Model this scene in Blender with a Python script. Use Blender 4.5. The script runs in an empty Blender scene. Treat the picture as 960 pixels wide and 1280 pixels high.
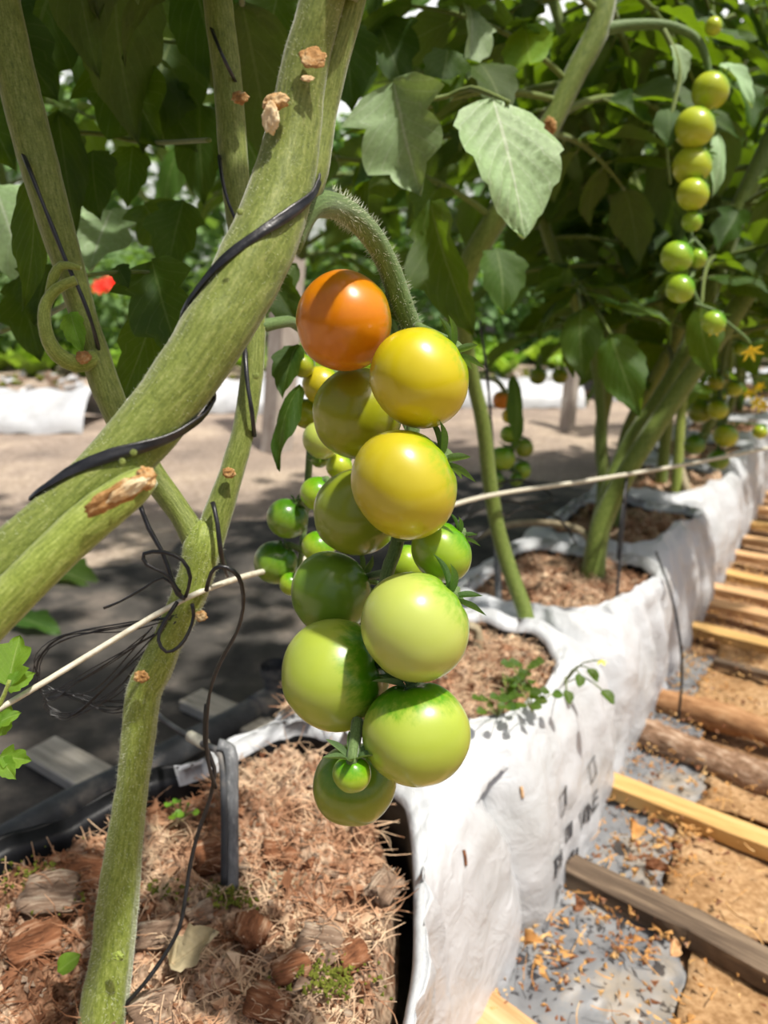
import bpy, bmesh, math, random
import numpy as np
from mathutils import Vector, Matrix, noise
from mathutils.bvhtree import BVHTree
random.seed(7)
S = bpy.context.scene
COL = S.collection
V = Vector
# ------------------------------------------------------------------ camera, sky, sun, exposure
PITCH = math.radians(16.3); CAMH = .66; FPX = 960.0
cam_d = bpy.data.cameras.new('camera'); cam = bpy.data.objects.new('camera', cam_d); COL.objects.link(cam)
cam.location = (0, 0, CAMH); cam.rotation_euler = (math.pi/2 - PITCH, 0, 0)
cam_d.sensor_fit = 'VERTICAL'; cam_d.sensor_height = 36; cam_d.lens = 27
cam_d.clip_start = .01; cam_d.dof.use_dof = True; cam_d.dof.focus_distance = .36; cam_d.dof.aperture_fstop = 9.5
S.camera = cam
SUN_DIR = V((.30, -.20, .93)).normalized()
w = bpy.data.worlds.new('sky'); S.world = w; w.use_nodes = True
wn = w.node_tree.nodes; wl = w.node_tree.links
sky = wn.new('ShaderNodeTexSky'); sky.sky_type = 'NISHITA'; sky.sun_disc = False
sky.sun_elevation = math.asin(SUN_DIR.z); sky.sun_rotation = math.atan2(SUN_DIR.x, SUN_DIR.y)
sky.dust_density = 6.0; sky.air_density = 1.0
wl.new(sky.outputs[0], wn['Background'].inputs[0]); wn['Background'].inputs[1].default_value = .10
sd = bpy.data.lights.new('sun', 'SUN'); sun = bpy.data.objects.new('sun', sd); COL.objects.link(sun)
sd.energy = 5.0; sd.angle = math.radians(2.0); sd.color = (1, .95, .87)
sun.rotation_euler = SUN_DIR.to_track_quat('Z', 'Y').to_euler()
S.view_settings.view_transform = 'Standard'; S.view_settings.look = 'None'
S.view_settings.exposure = 0.0; S.view_settings.gamma = 1
try: S.view_settings.use_curve_mapping = False
except Exception: pass

# ------------------------------------------------------------------ helpers
CR, CU, CF = V((1, 0, 0)), V((0, math.sin(PITCH), math.cos(PITCH))), V((0, math.cos(PITCH), -math.sin(PITCH)))
def at(px, py, d):                       # a point seen at (px, py), d metres ahead of the lens
    return V((0, 0, CAMH)) + d*(CF + CR*((px-480)/FPX) - CU*((py-640)/FPX))
def proj(p):
    q = p - V((0, 0, CAMH)); d = q.dot(CF)
    return 480 + FPX*q.dot(CR)/d, 640 - FPX*q.dot(CU)/d, d
A = math.radians(31.4)
RD, RP = V((math.sin(A), math.cos(A), 0)), V((math.cos(A), -math.sin(A), 0))
def row(s, t, z=0): return RD*s + RP*t + V((0, 0, z))     # s along the row of bags, t across it
def camdir(r, u, tow): return (CR*r + CU*u - CF*tow).normalized()
def lin(c):
    f = lambda x: x/12.92 if x <= .04045 else ((x+.055)/1.055)**2.4
    return (f(c[0]/255), f(c[1]/255), f(c[2]/255), 1)

MATS = {}
def mat(name, build):
    if name in MATS: return MATS[name]
    m = bpy.data.materials.new(name); m.use_nodes = True
    MATS[name] = m; nt = m.node_tree
    build(nt, nt.nodes, nt.links, nt.nodes['Principled BSDF']); return m
def ramp(nt, stops):
    r = nt.nodes.new('ShaderNodeValToRGB'); e = r.color_ramp.elements
    while len(e) < len(stops): e.new(.5)
    for k, (p, c) in enumerate(stops): e[k].position = p; e[k].color = c if len(c) == 4 else lin(c)
    return r
def tex(nt, scale, detail=4, rough=.6, coord='Object', stretch=None, dist=0):
    tc = nt.nodes.new('ShaderNodeTexCoord'); n = nt.nodes.new('ShaderNodeTexNoise')
    n.inputs['Scale'].default_value = scale; n.inputs['Detail'].default_value = detail; n.inputs['Roughness'].default_value = rough
    n.inputs['Distortion'].default_value = dist
    src = tc.outputs[coord]
    if stretch:
        mp = nt.nodes.new('ShaderNodeMapping'); mp.inputs['Scale'].default_value = stretch
        nt.links.new(src, mp.inputs['Vector']); src = mp.outputs[0]
    nt.links.new(src, n.inputs['Vector']); return n
def mixc(nt, fac, a, b, mode='MIX'):
    m = nt.nodes.new('ShaderNodeMix'); m.data_type = 'RGBA'; m.blend_type = mode
    for key, v in ((0, fac), (6, a), (7, b)):
        if hasattr(v, 'is_output'): nt.links.new(v, m.inputs[key])
        else: m.inputs[key].default_value = v
    return m.outputs[2]
def math_n(nt, op, a, b=0, c=None):
    m = nt.nodes.new('ShaderNodeMath'); m.operation = op
    for k, v in enumerate((a, b) if c is None else (a, b, c)):
        if hasattr(v, 'is_output'): nt.links.new(v, m.inputs[k])
        else: m.inputs[k].default_value = v
    return m.outputs[0]
def bump(nt, h, bsdf, strength=.3, dist=.002):
    b = nt.nodes.new('ShaderNodeBump'); b.inputs['Strength'].default_value = strength; b.inputs['Distance'].default_value = dist
    nt.links.new(h, b.inputs['Height']); nt.links.new(b.outputs[0], bsdf.inputs['Normal'])
def noise_mat(name, stops, scale=20, rough=.8, detail=5, bmp=.4, bdist=.002, stretch=None, spec=.3, coord='Object', fine=None):
    def b(nt, N, L, P):
        n = tex(nt, scale, detail, .65, coord, stretch); r = ramp(nt, stops); L.new(n.outputs['Fac'], r.inputs[0])
        out = r.outputs[0]
        if fine:
            n2 = tex(nt, fine[0], 3); r2 = ramp(nt, fine[1]); L.new(n2.outputs['Fac'], r2.inputs[0])
            out = mixc(nt, 1.0, out, r2.outputs[0], 'MULTIPLY')
        L.new(out, P.inputs['Base Color'])
        P.inputs['Roughness'].default_value = rough; P.inputs['Specular IOR Level'].default_value = spec
        if bmp: bump(nt, n.outputs['Fac'], P, bmp, bdist)
    return mat(name, b)

# leaf: veins from the leaf's own uv, light passing through the blade
def leaf_mat(name, top, under, vein, trans, tcol, rough=.42):
    def b(nt, N, L, P):
        uv = N.new('ShaderNodeUVMap'); sp = N.new('ShaderNodeSeparateXYZ'); L.new(uv.outputs[0], sp.inputs[0])
        au = math_n(nt, 'ABSOLUTE', math_n(nt, 'MULTIPLY_ADD', sp.outputs[0], 2, -1))
        mid = math_n(nt, 'LESS_THAN', au, .035)
        ph = math_n(nt, 'MULTIPLY_ADD', au, -.32, sp.outputs[1])
        sw = math_n(nt, 'SINE', math_n(nt, 'MULTIPLY', ph, 48))
        side = math_n(nt, 'MULTIPLY', math_n(nt, 'GREATER_THAN', sw, .965), .55)
        vf = math_n(nt, 'MAXIMUM', mid, side)
        n = tex(nt, 30, 3); r = ramp(nt, [(.3, (215, 215, 215)), (.75, (255, 255, 255))]); L.new(n.outputs['Fac'], r.inputs[0])
        geo = N.new('ShaderNodeNewGeometry')
        oi = N.new('ShaderNodeObjectInfo'); hs = N.new('ShaderNodeHueSaturation')
        c = mixc(nt, geo.outputs['Backfacing'], lin(top), lin(under))
        c = mixc(nt, math_n(nt, 'MULTIPLY', vf, .6), c, lin(vein)); c = mixc(nt, 1.0, c, r.outputs[0], 'MULTIPLY')
        L.new(math_n(nt, 'MULTIPLY_ADD', oi.outputs['Random'], .35, .82), hs.inputs['Value'])
        L.new(math_n(nt, 'MULTIPLY_ADD', oi.outputs['Random'], .025, .488), hs.inputs['Hue']); L.new(c, hs.inputs['Color'])
        L.new(hs.outputs[0], P.inputs['Base Color']); P.inputs['Roughness'].default_value = rough
        P.inputs['Specular IOR Level'].default_value = .4
        n2 = tex(nt, 130, 2); bump(nt, math_n(nt, 'ADD', math_n(nt, 'MULTIPLY', vf, -.6), n2.outputs['Fac']), P, .35, .0012)
        T = N.new('ShaderNodeBsdfTranslucent'); tc2 = mixc(nt, math_n(nt, 'MULTIPLY', vf, .35), lin(tcol), lin(vein)); L.new(tc2, T.inputs[0])
        mx = N.new('ShaderNodeMixShader'); mx.inputs[0].default_value = trans
        L.new(P.outputs[0], mx.inputs[1]); L.new(T.outputs[0], mx.inputs[2]); L.new(mx.outputs[0], N['Material Output'].inputs[0])
    return mat(name, b)
LEAF = leaf_mat('leaf', (72, 106, 36), (116, 138, 70), (150, 172, 100), .44, (122, 156, 18), .5)
LEAFB = leaf_mat('leaf_deep', (56, 88, 28), (94, 118, 52), (126, 148, 80), .42, (108, 140, 10), .5)
LEAFP = leaf_mat('leaf_pale', (172, 204, 146), (178, 202, 152), (226, 236, 206), .22, (160, 190, 70), .45)
LEAFY = leaf_mat('leaf_young', (120, 170, 50), (130, 175, 70), (180, 210, 110), .40, (170, 210, 40))
LEAFL = leaf_mat('lettuce', (176, 216, 72), (150, 190, 70), (190, 215, 120), .35, (170, 210, 40))
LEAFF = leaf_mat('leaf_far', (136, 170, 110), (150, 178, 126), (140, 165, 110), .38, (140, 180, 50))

def stem_mat(name, a, b_, c, fuzz=.35):
    def b(nt, N, L, P):
        n = tex(nt, 6, 4, .6, 'UV', (7, 1.6, 1)); r = ramp(nt, [(.28, a), (.5, b_), (.72, c)]); L.new(n.outputs['Fac'], r.inputs[0])
        n2 = tex(nt, 900, 2); r2 = ramp(nt, [(.35, (215, 220, 205)), (.7, (255, 255, 255))]); L.new(n2.outputs['Fac'], r2.inputs[0])
        L.new(mixc(nt, 1.0, r.outputs[0], r2.outputs[0], 'MULTIPLY'), P.inputs['Base Color'])
        P.inputs['Roughness'].default_value = .55; P.inputs['Sheen Weight'].default_value = fuzz; P.inputs['Sheen Roughness'].default_value = .4
        P.inputs['Specular IOR Level'].default_value = .35
        bump(nt, math_n(nt, 'ADD', n.outputs['Fac'], math_n(nt, 'MULTIPLY', n2.outputs['Fac'], .3)), P, .4, .0012)
    return mat(name, b)
STEM = stem_mat('stem', (96, 109, 42), (128, 140, 62), (156, 162, 94))
STEMB = stem_mat('stem_light', (112, 128, 46), (150, 164, 72), (178, 188, 108))
STEMD = stem_mat('stem_truss', (84, 108, 58), (104, 130, 72), (128, 150, 92), .3)
STEMF = stem_mat('stem_row', (88, 108, 40), (118, 136, 58), (146, 156, 84))
SCAR = noise_mat('stem_scar', [(.25, (96, 66, 30)), (.5, (176, 132, 80)), (.75, (222, 204, 160))], 130, .85, 5, .8, .002)
SCARC = noise_mat('stem_cut', [(.3, (170, 126, 80)), (.45, (214, 184, 138)), (.7, (232, 220, 184))], 90, .8, 4, .6, .0015)
HAIR = noise_mat('plant_hair', [(.3, (200, 208, 170)), (.7, (235, 240, 215))], 30, .6, 2, 0)
SEPAL = leaf_mat('sepal', (92, 124, 70), (120, 148, 96), (140, 165, 110), .2, (120, 160, 50), .6)

def tomato_mat(name, body, shoulder, low=None, lo=.10, hi=.85, spots=.5):
    low = low or body
    def b(nt, N, L, P):
        tc = N.new('ShaderNodeTexCoord'); sp = N.new('ShaderNodeSeparateXYZ'); L.new(tc.outputs['Object'], sp.inputs[0])
        n = tex(nt, 2.2, 4, .6); n2 = tex(nt, 5, 3, .6, 'Object', (1.6, 1.6, .35))
        z = math_n(nt, 'ADD', sp.outputs[2], math_n(nt, 'MULTIPLY_ADD', n2.outputs['Fac'], .7, -.35))
        mr = N.new('ShaderNodeMapRange'); mr.interpolation_type = 'SMOOTHSTEP'
        mr.inputs[1].default_value = lo; mr.inputs[2].default_value = hi; L.new(z, mr.inputs[0])
        body_c = mixc(nt, n.outputs['Fac'], lin(low), lin(body))
        c = mixc(nt, mr.outputs[0], body_c, lin(shoulder))
        v = tex(nt, 60, 2); r = ramp(nt, [(.62, (255, 255, 255)), (.75, (240, 244, 225))]); L.new(v.outputs['Fac'], r.inputs[0])
        L.new(mixc(nt, spots, c, r.outputs[0], 'MULTIPLY'), P.inputs['Base Color'])
        P.inputs['Roughness'].default_value = .30; P.inputs['Specular IOR Level'].default_value = .45
        P.inputs['Coat Weight'].default_value = .3; P.inputs['Coat Roughness'].default_value = .14
        P.inputs['Subsurface Weight'].default_value = .18; P.inputs['Subsurface Radius'].default_value = (.006, .005, .001); P.inputs['Subsurface Scale'].default_value = 1.0
    return mat('tomato_'+name, b)
TM = dict(
    orange=tomato_mat('orange', (226, 142, 8), (132, 134, 12), (204, 112, 6), .25, .95),
    yellow=tomato_mat('yellow', (208, 196, 24), (136, 178, 8), (198, 178, 20), .40, .95),
    yellowgreen=tomato_mat('yellow_green', (198, 188, 42), (130, 172, 10), (188, 170, 32), .30, .95),
    pale=tomato_mat('pale_green', (186, 198, 98), (112, 166, 14), (176, 190, 86), .35, .95),
    half=tomato_mat('half_green', (174, 190, 74), (86, 148, 4), (164, 182, 64), .34, .80),
    olive=tomato_mat('olive', (160, 166, 28), (104, 150, 10), (150, 154, 26), .1, .9),
    moss=tomato_mat('moss', (142, 158, 44), (96, 140, 20), (132, 146, 38), .1, .9),
    green=tomato_mat('green', (146, 180, 36), (90, 152, 8), (160, 184, 56), .0, .8),
    deep=tomato_mat('deep_green', (110, 148, 38), (66, 120, 14), (122, 152, 48), .0, .8),
    lime=tomato_mat('lime', (176, 192, 34), (110, 160, 8), (186, 194, 60), .2, .9))

TWINE = noise_mat('black_twine', [(.3, (16, 16, 17)), (.7, (46, 46, 48))], 120, .35, 3, .5, .001, None, .6)
WIRE = noise_mat('cream_cord', [(.3, (196, 190, 168)), (.7, (226, 222, 204))], 200, .6, 3, .3, .0005)
def plastic(nt, N, L, P):
    n = tex(nt, 9, 5, .6, 'Object', (1, 1, 1.4)); n3 = tex(nt, 55, 4); n4 = tex(nt, 30, 3, .6, 'Object', None, 1.2)
    r = ramp(nt, [(.30, (178, 180, 180)), (.55, (202, 205, 208))]); L.new(n.outputs['Fac'], r.inputs[0])
    d = ramp(nt, [(.70, (255, 255, 255)), (.80, (190, 172, 150))]); L.new(n3.outputs['Fac'], d.inputs[0])
    L.new(mixc(nt, .55, r.outputs[0], d.outputs[0], 'MULTIPLY'), P.inputs['Base Color'])
    P.inputs['Roughness'].default_value = .40; P.inputs['Specular IOR Level'].default_value = .4
    bump(nt, math_n(nt, 'ADD', math_n(nt, 'MULTIPLY', n4.outputs['Fac'], .8), n.outputs['Fac']), P, .55, .006)
WHITE = mat('white_film', plastic)
BLACK = noise_mat('black_film', [(.3, (14, 14, 16)), (.75, (34, 35, 38))], 40, .45, 4, .4, .002)
PIPE = noise_mat('black_pipe', [(.32, (44, 46, 49)), (.55, (78, 80, 83)), (.72, (146, 138, 128))], 14, .5, 5, .3, .001)
COIR = noise_mat('coir', [(.24, (70, 46, 34)), (.36, (118, 84, 62)), (.45, (174, 136, 108)), (.52, (212, 186, 158)), (.60, (146, 104, 78)), (.70, (196, 186, 158)), (.80, (124, 118, 70))], 15, .95, 8, .9, .006, None, .1,
                 'Object', (160, [(.3, (120, 108, 98)), (.6, (255, 255, 255))]))
FIBRE = noise_mat('coir_fibre', [(.28, (84, 54, 38)), (.39, (144, 100, 72)), (.47, (188, 148, 116)), (.54, (216, 190, 158)), (.61, (152, 108, 80)), (.70, (214, 200, 172)), (.8, (136, 128, 84))], 8, .9, 4, 0, 0, None, .1)
HUSK = noise_mat('husk', [(.3, (76, 48, 34)), (.5, (138, 92, 64)), (.72, (186, 158, 130))], 90, .95, 6, .7, .002, (.25, 2.2, 2.2), .1)
HUSKG = noise_mat('husk_grey', [(.3, (80, 62, 50)), (.5, (134, 112, 94)), (.72, (190, 174, 152))], 90, .95, 6, .7, .002, (.25, 2.2, 2.2), .1)
MOSS = noise_mat('moss_green', [(.3, (70, 80, 26)), (.7, (130, 134, 56))], 60, .95, 4, .8, .003, None, .1)
SOIL = noise_mat('soil', [(.25, (128, 98, 70)), (.5, (172, 138, 104)), (.75, (198, 168, 134))], 7, .95, 7, .6, .008, None, .1, 'Object', (90, [(.3, (170, 160, 150)), (.65, (255, 255, 255))]))
AISLE = noise_mat('aisle_floor', [(.3, (136, 124, 114)), (.5, (172, 156, 141)), (.68, (206, 188, 166))], 1.6, .9, 6, .3, .004, None, .2, 'Object', (60, [(.3, (200, 196, 190)), (.65, (255, 255, 255))]))
MATSHADE = noise_mat('shaded_ground_cloth', [(.3, (44, 43, 41)), (.5, (80, 76, 71)), (.66, (124, 114, 104)), (.78, (156, 144, 130))], 6, .8, 7, .5, .003, None, .25)  # dusty cloth tones, darkened to paint in the shade of the near aisle
SHEET = noise_mat('grey_sheet', [(.3, (96, 98, 102)), (.5, (128, 130, 132)), (.62, (150, 142, 130)), (.75, (178, 160, 136))], 11, .42, 7, .3, .004, None, .4)
BURLAP = noise_mat('tan_cloth', [(.28, (150, 116, 80)), (.5, (182, 148, 108)), (.75, (204, 174, 136))], 12, .95, 7, .5, .004, None, .1, 'Object', (150, [(.35, (200, 190, 178)), (.65, (255, 255, 255))]))
def wood(name, a, b_, c, st=(1.2, 22, 8)): return noise_mat(name, [(.28, a), (.5, b_), (.75, c)], 6, .8, 7, .6, .002, st, .25)
WOODL = wood('wood_pale', (168, 126, 72), (206, 166, 104), (222, 188, 132))
WOODT = wood('wood_tan', (176, 128, 82), (206, 166, 120), (216, 184, 146))
WOODD = wood('wood_dark', (56, 46, 38), (104, 88, 72), (158, 138, 114))
WOODB = wood('wood_brown', (112, 76, 48), (160, 118, 80), (188, 148, 108))
WOODG = wood('wood_grey', (136, 130, 118), (184, 176, 162), (208, 202, 188))
BARK = noise_mat('bark', [(.3, (84, 62, 46)), (.5, (146, 116, 92)), (.72, (204, 182, 158))], 5, .9, 7, .8, .003, (3.5, .8, 1), .15, 'UV')
WOODP = noise_mat('pole_brown', [(.3, (116, 80, 52)), (.5, (164, 122, 84)), (.72, (192, 154, 114))], 5, .8, 6, .4, .002, (3.5, .5, 1), .2, 'UV')
GREYPL = noise_mat('grey_plastic', [(.3, (86, 88, 90)), (.6, (120, 122, 124)), (.75, (176, 176, 172))], 40, .45, 5, .4, .001, (6, 6, 1), .5)
TANPL = noise_mat('tan_tube', [(.3, (132, 118, 94)), (.7, (182, 170, 140))], 30, .55, 4, .2, .001)
POST = noise_mat('post', [(.3, (140, 126, 116)), (.6, (176, 166, 156)), (.75, (190, 186, 180))], 8, .8, 5, .3, .003, (4, 4, .6))
STRAW = noise_mat('straw', [(.3, (150, 98, 52)), (.5, (196, 148, 88)), (.72, (224, 194, 140))], 25, .9, 3, 0)
DRY = leaf_mat('dry_leaf', (196, 180, 146), (206, 190, 160), (170, 150, 116), .15, (200, 170, 110), .8)
YEL = noise_mat('petal_yellow', [(.3, (252, 226, 40)), (.7, (255, 242, 90))], 40, .6, 2, 0)
RED = noise_mat('petal_red', [(.3, (224, 30, 10)), (.7, (240, 60, 24))], 40, .6, 2, 0)
FILMB = noise_mat('backdrop_film', [(.3, (214, 220, 224)), (.7, (236, 240, 242))], 3, .5, 4, 0)
INK = noise_mat('print_ink', [(.3, (64, 66, 70)), (.7, (84, 86, 90))], 60, .6, 2, 0)

# ------------------------------------------------------------------ object making
WM = {}
def link(o, parent=None, M=None):
    """link o; M is its world matrix (identity when its mesh is already in world space)"""
    COL.objects.link(o); M = M or Matrix()
    WM[o.name] = M
    if parent is None: o.matrix_world = M
    else:
        o.parent = parent; o.matrix_parent_inverse = WM[parent.name].inverted(); o.matrix_basis = M
    return o
def mesh_of(bm, name, mats, smooth=True):
    me = bpy.data.meshes.new(name); bm.to_mesh(me); bm.free()
    for m in (mats if isinstance(mats, (list, tuple)) else [mats]): me.materials.append(m)
    if smooth: me.polygons.foreach_set('use_smooth', [True]*len(me.polygons))
    return me
def add(name, bm, mats, parent=None, smooth=True, recentre=False):
    me = mesh_of(bm, name, mats, smooth); o = bpy.data.objects.new(name, me)
    if parent is None or recentre:
        co = np.empty(len(me.vertices)*3); me.vertices.foreach_get('co', co); co = co.reshape(-1, 3)
        c = (co.min(0)+co.max(0))/2; c[2] = co[:, 2].min(); co -= c; me.vertices.foreach_set('co', co.ravel()); me.update()
        return link(o, parent, Matrix.Translation(V(c)))
    return link(o, parent)
def tag(o, label, cat, group=None, kind=None):
    if label: o['label'] = label
    if cat: o['category'] = cat
    if group: o['group'] = group
    if kind: o['kind'] = kind
    return o
def empty(name, loc, label, cat, group=None):
    o = bpy.data.objects.new(name, None); o.empty_display_size = .03
    link(o, None, Matrix.Translation(loc)); return tag(o, label, cat, group)
def stuff(o): o['kind'] = 'stuff'; return o

def smooth_path(pts, rads, step):
    P = [V(p) for p in pts]; R = list(rads)
    out, ro = [], []
    for i in range(len(P)-1):
        p0, p1, p2, p3 = P[max(i-1, 0)], P[i], P[i+1], P[min(i+2, len(P)-1)]
        n = max(2, int((p2-p1).length/step))
        for k in range(n):
            t = k/n
            out.append(.5*((2*p1)+(p2-p0)*t+(2*p0-5*p1+4*p2-p3)*t*t+(3*p1-p0-3*p2+p3)*t**3)); ro.append(R[i]+(R[i+1]-R[i])*t)
    out.append(P[-1]); ro.append(R[-1]); return out, ro
def frames(path):
    n = len(path); fr = []
    T0 = (path[1]-path[0]).normalized(); ref = V((0, -1, .2)) if abs(T0.dot(V((0, -1, .2)).normalized())) < .9 else V((1, 0, 0))
    N = (ref - T0*ref.dot(T0)).normalized()
    for i in range(n):
        T = (path[min(i+1, n-1)]-path[max(i-1, 0)]).normalized()
        N = (N - T*N.dot(T)).normalized(); fr.append((T, N, T.cross(N)))
    return fr
def tube(bm, pts, rads, seg=10, step=.01, ridge=0, nridge=5, caps=True, lump=0, flat=1.0, raw=False, mi=0):
    path, rr = (pts, rads) if raw else smooth_path(pts, rads if isinstance(rads, (list, tuple)) else [rads]*len(pts), step)
    fr = frames(path); uvl = bm.loops.layers.uv.verify(); rings = []; L = 0; lens = []
    for i, p in enumerate(path):
        if i: L += (p-path[i-1]).length
        lens.append(L); T, N, B = fr[i]; ring = []
        for k in range(seg):
            a = 2*math.pi*k/seg; r = rr[i]
            if ridge: r *= 1+ridge*math.cos(nridge*a+.8*math.sin(i*.05))
            q = p+(N*math.cos(a)*flat+B*math.sin(a))*r
            if lump: q += (q-p)*lump*noise.noise(q*90)
            ring.append(bm.verts.new(q))
        rings.append(ring)
    for i in range(len(rings)-1):
        for k in range(seg):
            f = bm.faces.new((rings[i][k], rings[i][(k+1) % seg], rings[i+1][(k+1) % seg], rings[i+1][k])); f.material_index = mi
            for lp, (u, v) in zip(f.loops, ((k, i), (k+1, i), (k+1, i+1), (k, i+1))): lp[uvl].uv = (u/seg, lens[v]*12)
    if caps:
        for ring, d in ((rings[0], -1), (rings[-1], 1)):
            f = bm.faces.new(ring[::-1] if d < 0 else ring); f.material_index = mi
    return path, rr
def BM(): return bmesh.new()
def hairs(path, rr, n, length, parent, name='stem_hair', thick=.00009, part=(0, 1)):
    bm = BM(); fr = frames(path); m = len(path)
    for _ in range(n):
        i = int((part[0]+(part[1]-part[0])*random.random())*(m-1)); T, N, B = fr[i]; a = random.random()*6.283
        d = N*math.cos(a)+B*math.sin(a); p = path[i]+d*rr[i]*.97+T*random.uniform(-.003, .003)
        dd = (d+V((random.uniform(-.4, .4), random.uniform(-.4, .4), random.uniform(-.4, .4)))).normalized()*length*random.uniform(.5, 1.2)
        side = dd.cross(T).normalized()*thick; s2 = dd.cross(side).normalized()*thick
        v = [bm.verts.new(p+side), bm.verts.new(p-side+s2), bm.verts.new(p-side-s2), bm.verts.new(p+dd)]
        for q in ((0, 1, 3), (1, 2, 3), (2, 0, 3)): bm.faces.new([v[j] for j in q])
    return stuff(add(name, bm, HAIR, parent))

# ---- leaflets
def blade(bm, M, nl=16, nw=4, lobes=.35, nlobe=3, width=.36, droop=.15, cup=.12, ripple=.03, seed=0, uvl=None, mi=0, pw=.72):
    uvl = uvl or bm.loops.layers.uv.verify(); rnd = random.Random(seed); pl, pr = rnd.random()*.5, rnd.random()*.5; tw = rnd.uniform(-.25, .25)
    g = []
    for i in range(nl+1):
        v = i/nl; r_ = []
        base = (math.sin(math.pi*min(1, v**pw))**.85)*(1-.22*v)*width if 0 < v < 1 else 0.0
        for j in range(-nw, nw+1):
            u = j/nw; ph = ((v*nlobe+(pl if u < 0 else pr)) % 1)
            wv = base*(1-lobes+lobes*(ph**.8)) if v < .93 else base*(1-lobes*.5)
            x = u*wv; y = v+.10*abs(u)*math.sin(math.pi*v)*(1 if v > .1 else .2)
            bul = ripple*math.sin((v-.32*abs(u))*48)*abs(u)*(1-abs(u))*2
            z = -droop*v*v*1.3+cup*abs(u)**1.3*wv*2.2+ripple*1.3*math.sin(v*9+3*u+seed)*abs(u)+bul+tw*u*wv*v
            r_.append(bm.verts.new(M @ V((x, y, z))))
        g.append(r_)
    for i in range(nl):
        for j in range(2*nw):
            f = bm.faces.new((g[i][j], g[i][j+1], g[i+1][j+1], g[i+1][j])); f.material_index = mi; f.smooth = True
            for lp, (a, b) in zip(f.loops, ((j, i), (j+1, i), (j+1, i+1), (j, i+1))): lp[uvl].uv = (a/(2*nw), b/nl)
def leaf_mesh(name, m, **k):
    bm = BM(); blade(bm, Matrix(), **k); return mesh_of(bm, name, m)
def variants(m, tagn): return [
    leaf_mesh('leaflet', m, nl=20, nw=5, lobes=.34, nlobe=3, width=.36, droop=.18, cup=.18, seed=1),
    leaf_mesh('leaflet', m, nl=20, nw=5, lobes=.22, nlobe=4, width=.38, droop=.30, cup=.10, seed=2),
    leaf_mesh('leaflet', m, nl=20, nw=5, lobes=.50, nlobe=2.6, width=.42, droop=.12, cup=.22, seed=3),
    leaf_mesh('leaflet', m, nl=20, nw=5, lobes=.12, nlobe=5, width=.34, droop=.40, cup=-.12, seed=4)]
LV = {'n': variants(LEAF, 'n'), 'd': variants(LEAFB, 'd'), 'p': variants(LEAFP, 'p'), 'y': variants(LEAFY, 'y'), 'q': [leaf_mesh('leaflet', LEAFP, nl=34, nw=8, lobes=.13, nlobe=5, width=.40, droop=.10, cup=.06, ripple=.034, seed=7, pw=.60)]}
def leaf_matrix(base, tip, nrm, wscale=1.0):
    y = (tip-base); L = y.length; y.normalize(); x = y.cross(nrm); x.normalize(); z = x.cross(y)
    M = Matrix((x*L*wscale, y*L, z*L)).transposed().to_4x4(); M.translation = base; return M
def put_leaf(parent, base, tip, nrm, kind='n', var=None, wscale=1.0, name='leaf'):
    me = LV[kind][random.randrange(4) if var is None else var]
    return link(bpy.data.objects.new(name, me), parent, leaf_matrix(base, tip, nrm, wscale))

# ---- compound leaves: a stalk and seven leaflets
def rachis_spec(seed):
    r = random.Random(seed); sp = []
    f = lambda x: V((0, x, .12*x-.42*x*x))
    for k, pos in enumerate((.34, .52, .74)):
        for sd_ in (-1, 1):
            L = r.uniform(.30, .40)*(1.0 if k else .72); a = sd_*math.radians(r.uniform(48, 72)); d = V((math.sin(a), math.cos(a), r.uniform(-.55, .0))).normalized()
            sp.append((f(pos+r.uniform(-.03, .03))+d*.04, d*L, V((r.uniform(-.5, .5), r.uniform(-.4, .2), 1)), r.randrange(4)))
    sp.append((f(1.0), V((r.uniform(-.2, .2), .75, -.6)).normalized()*.42, V((r.uniform(-.3, .3), .3, 1)), r.randrange(4)))
    return f, sp
RSPEC = [rachis_spec(k) for k in range(5)]
def rachis_mesh(k):
    f, sp = RSPEC[k]; bm = BM(); pts = [f(i/8) for i in range(9)]
    tube(bm, pts, [.018-.010*i/8 for i in range(9)], 6, .2)
    for b, d, n, v in sp[:-1]: tube(bm, [f(max(0, b.y-.02)), b+d*.08], .006, 4, .2)
    return mesh_of(bm, 'leaf', STEMF)
RMESH = [rachis_mesh(k) for k in range(5)]
def comp_mesh(k, m, nl, nw):
    f, sp = RSPEC[k]; bm = BM(); tube(bm, [f(i/4) for i in range(5)], [.016, .014, .012, .01, .007], 4, .5)
    for fa in bm.faces: fa.material_index = 1
    for b, d, n, v in sp: blade(bm, leaf_matrix(b, b+d, n), nl=nl, nw=nw, lobes=.3, nlobe=3, width=.40, droop=.2, cup=.12, seed=v)
    return mesh_of(bm, 'leaf', [m, STEMF])
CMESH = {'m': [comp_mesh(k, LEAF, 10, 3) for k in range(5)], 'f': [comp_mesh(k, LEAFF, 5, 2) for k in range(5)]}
def basis(p, d, L, up=V((0, 0, 1)), roll=0):
    y = d.normalized(); x = y.cross(up).normalized(); z = x.cross(y)
    M = Matrix((x*L, y*L, z*L)).transposed().to_4x4() @ Matrix.Rotation(roll, 4, 'Y'); M.translation = p; return M
def compound(parent, p, d, L, kinds='nnd', roll=0, k=None):
    k = random.randrange(5) if k is None else k
    M = basis(p, d, L, V((0, 0, 1)), roll); o = link(bpy.data.objects.new('leaf', RMESH[k]), parent, M)
    for b, dd, n, v in RSPEC[k][1]:
        c = bpy.data.objects.new('leaflet', LV[random.choice(kinds)][v]); link(c, o, M @ leaf_matrix(b, b+dd, n))
    return o

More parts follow.
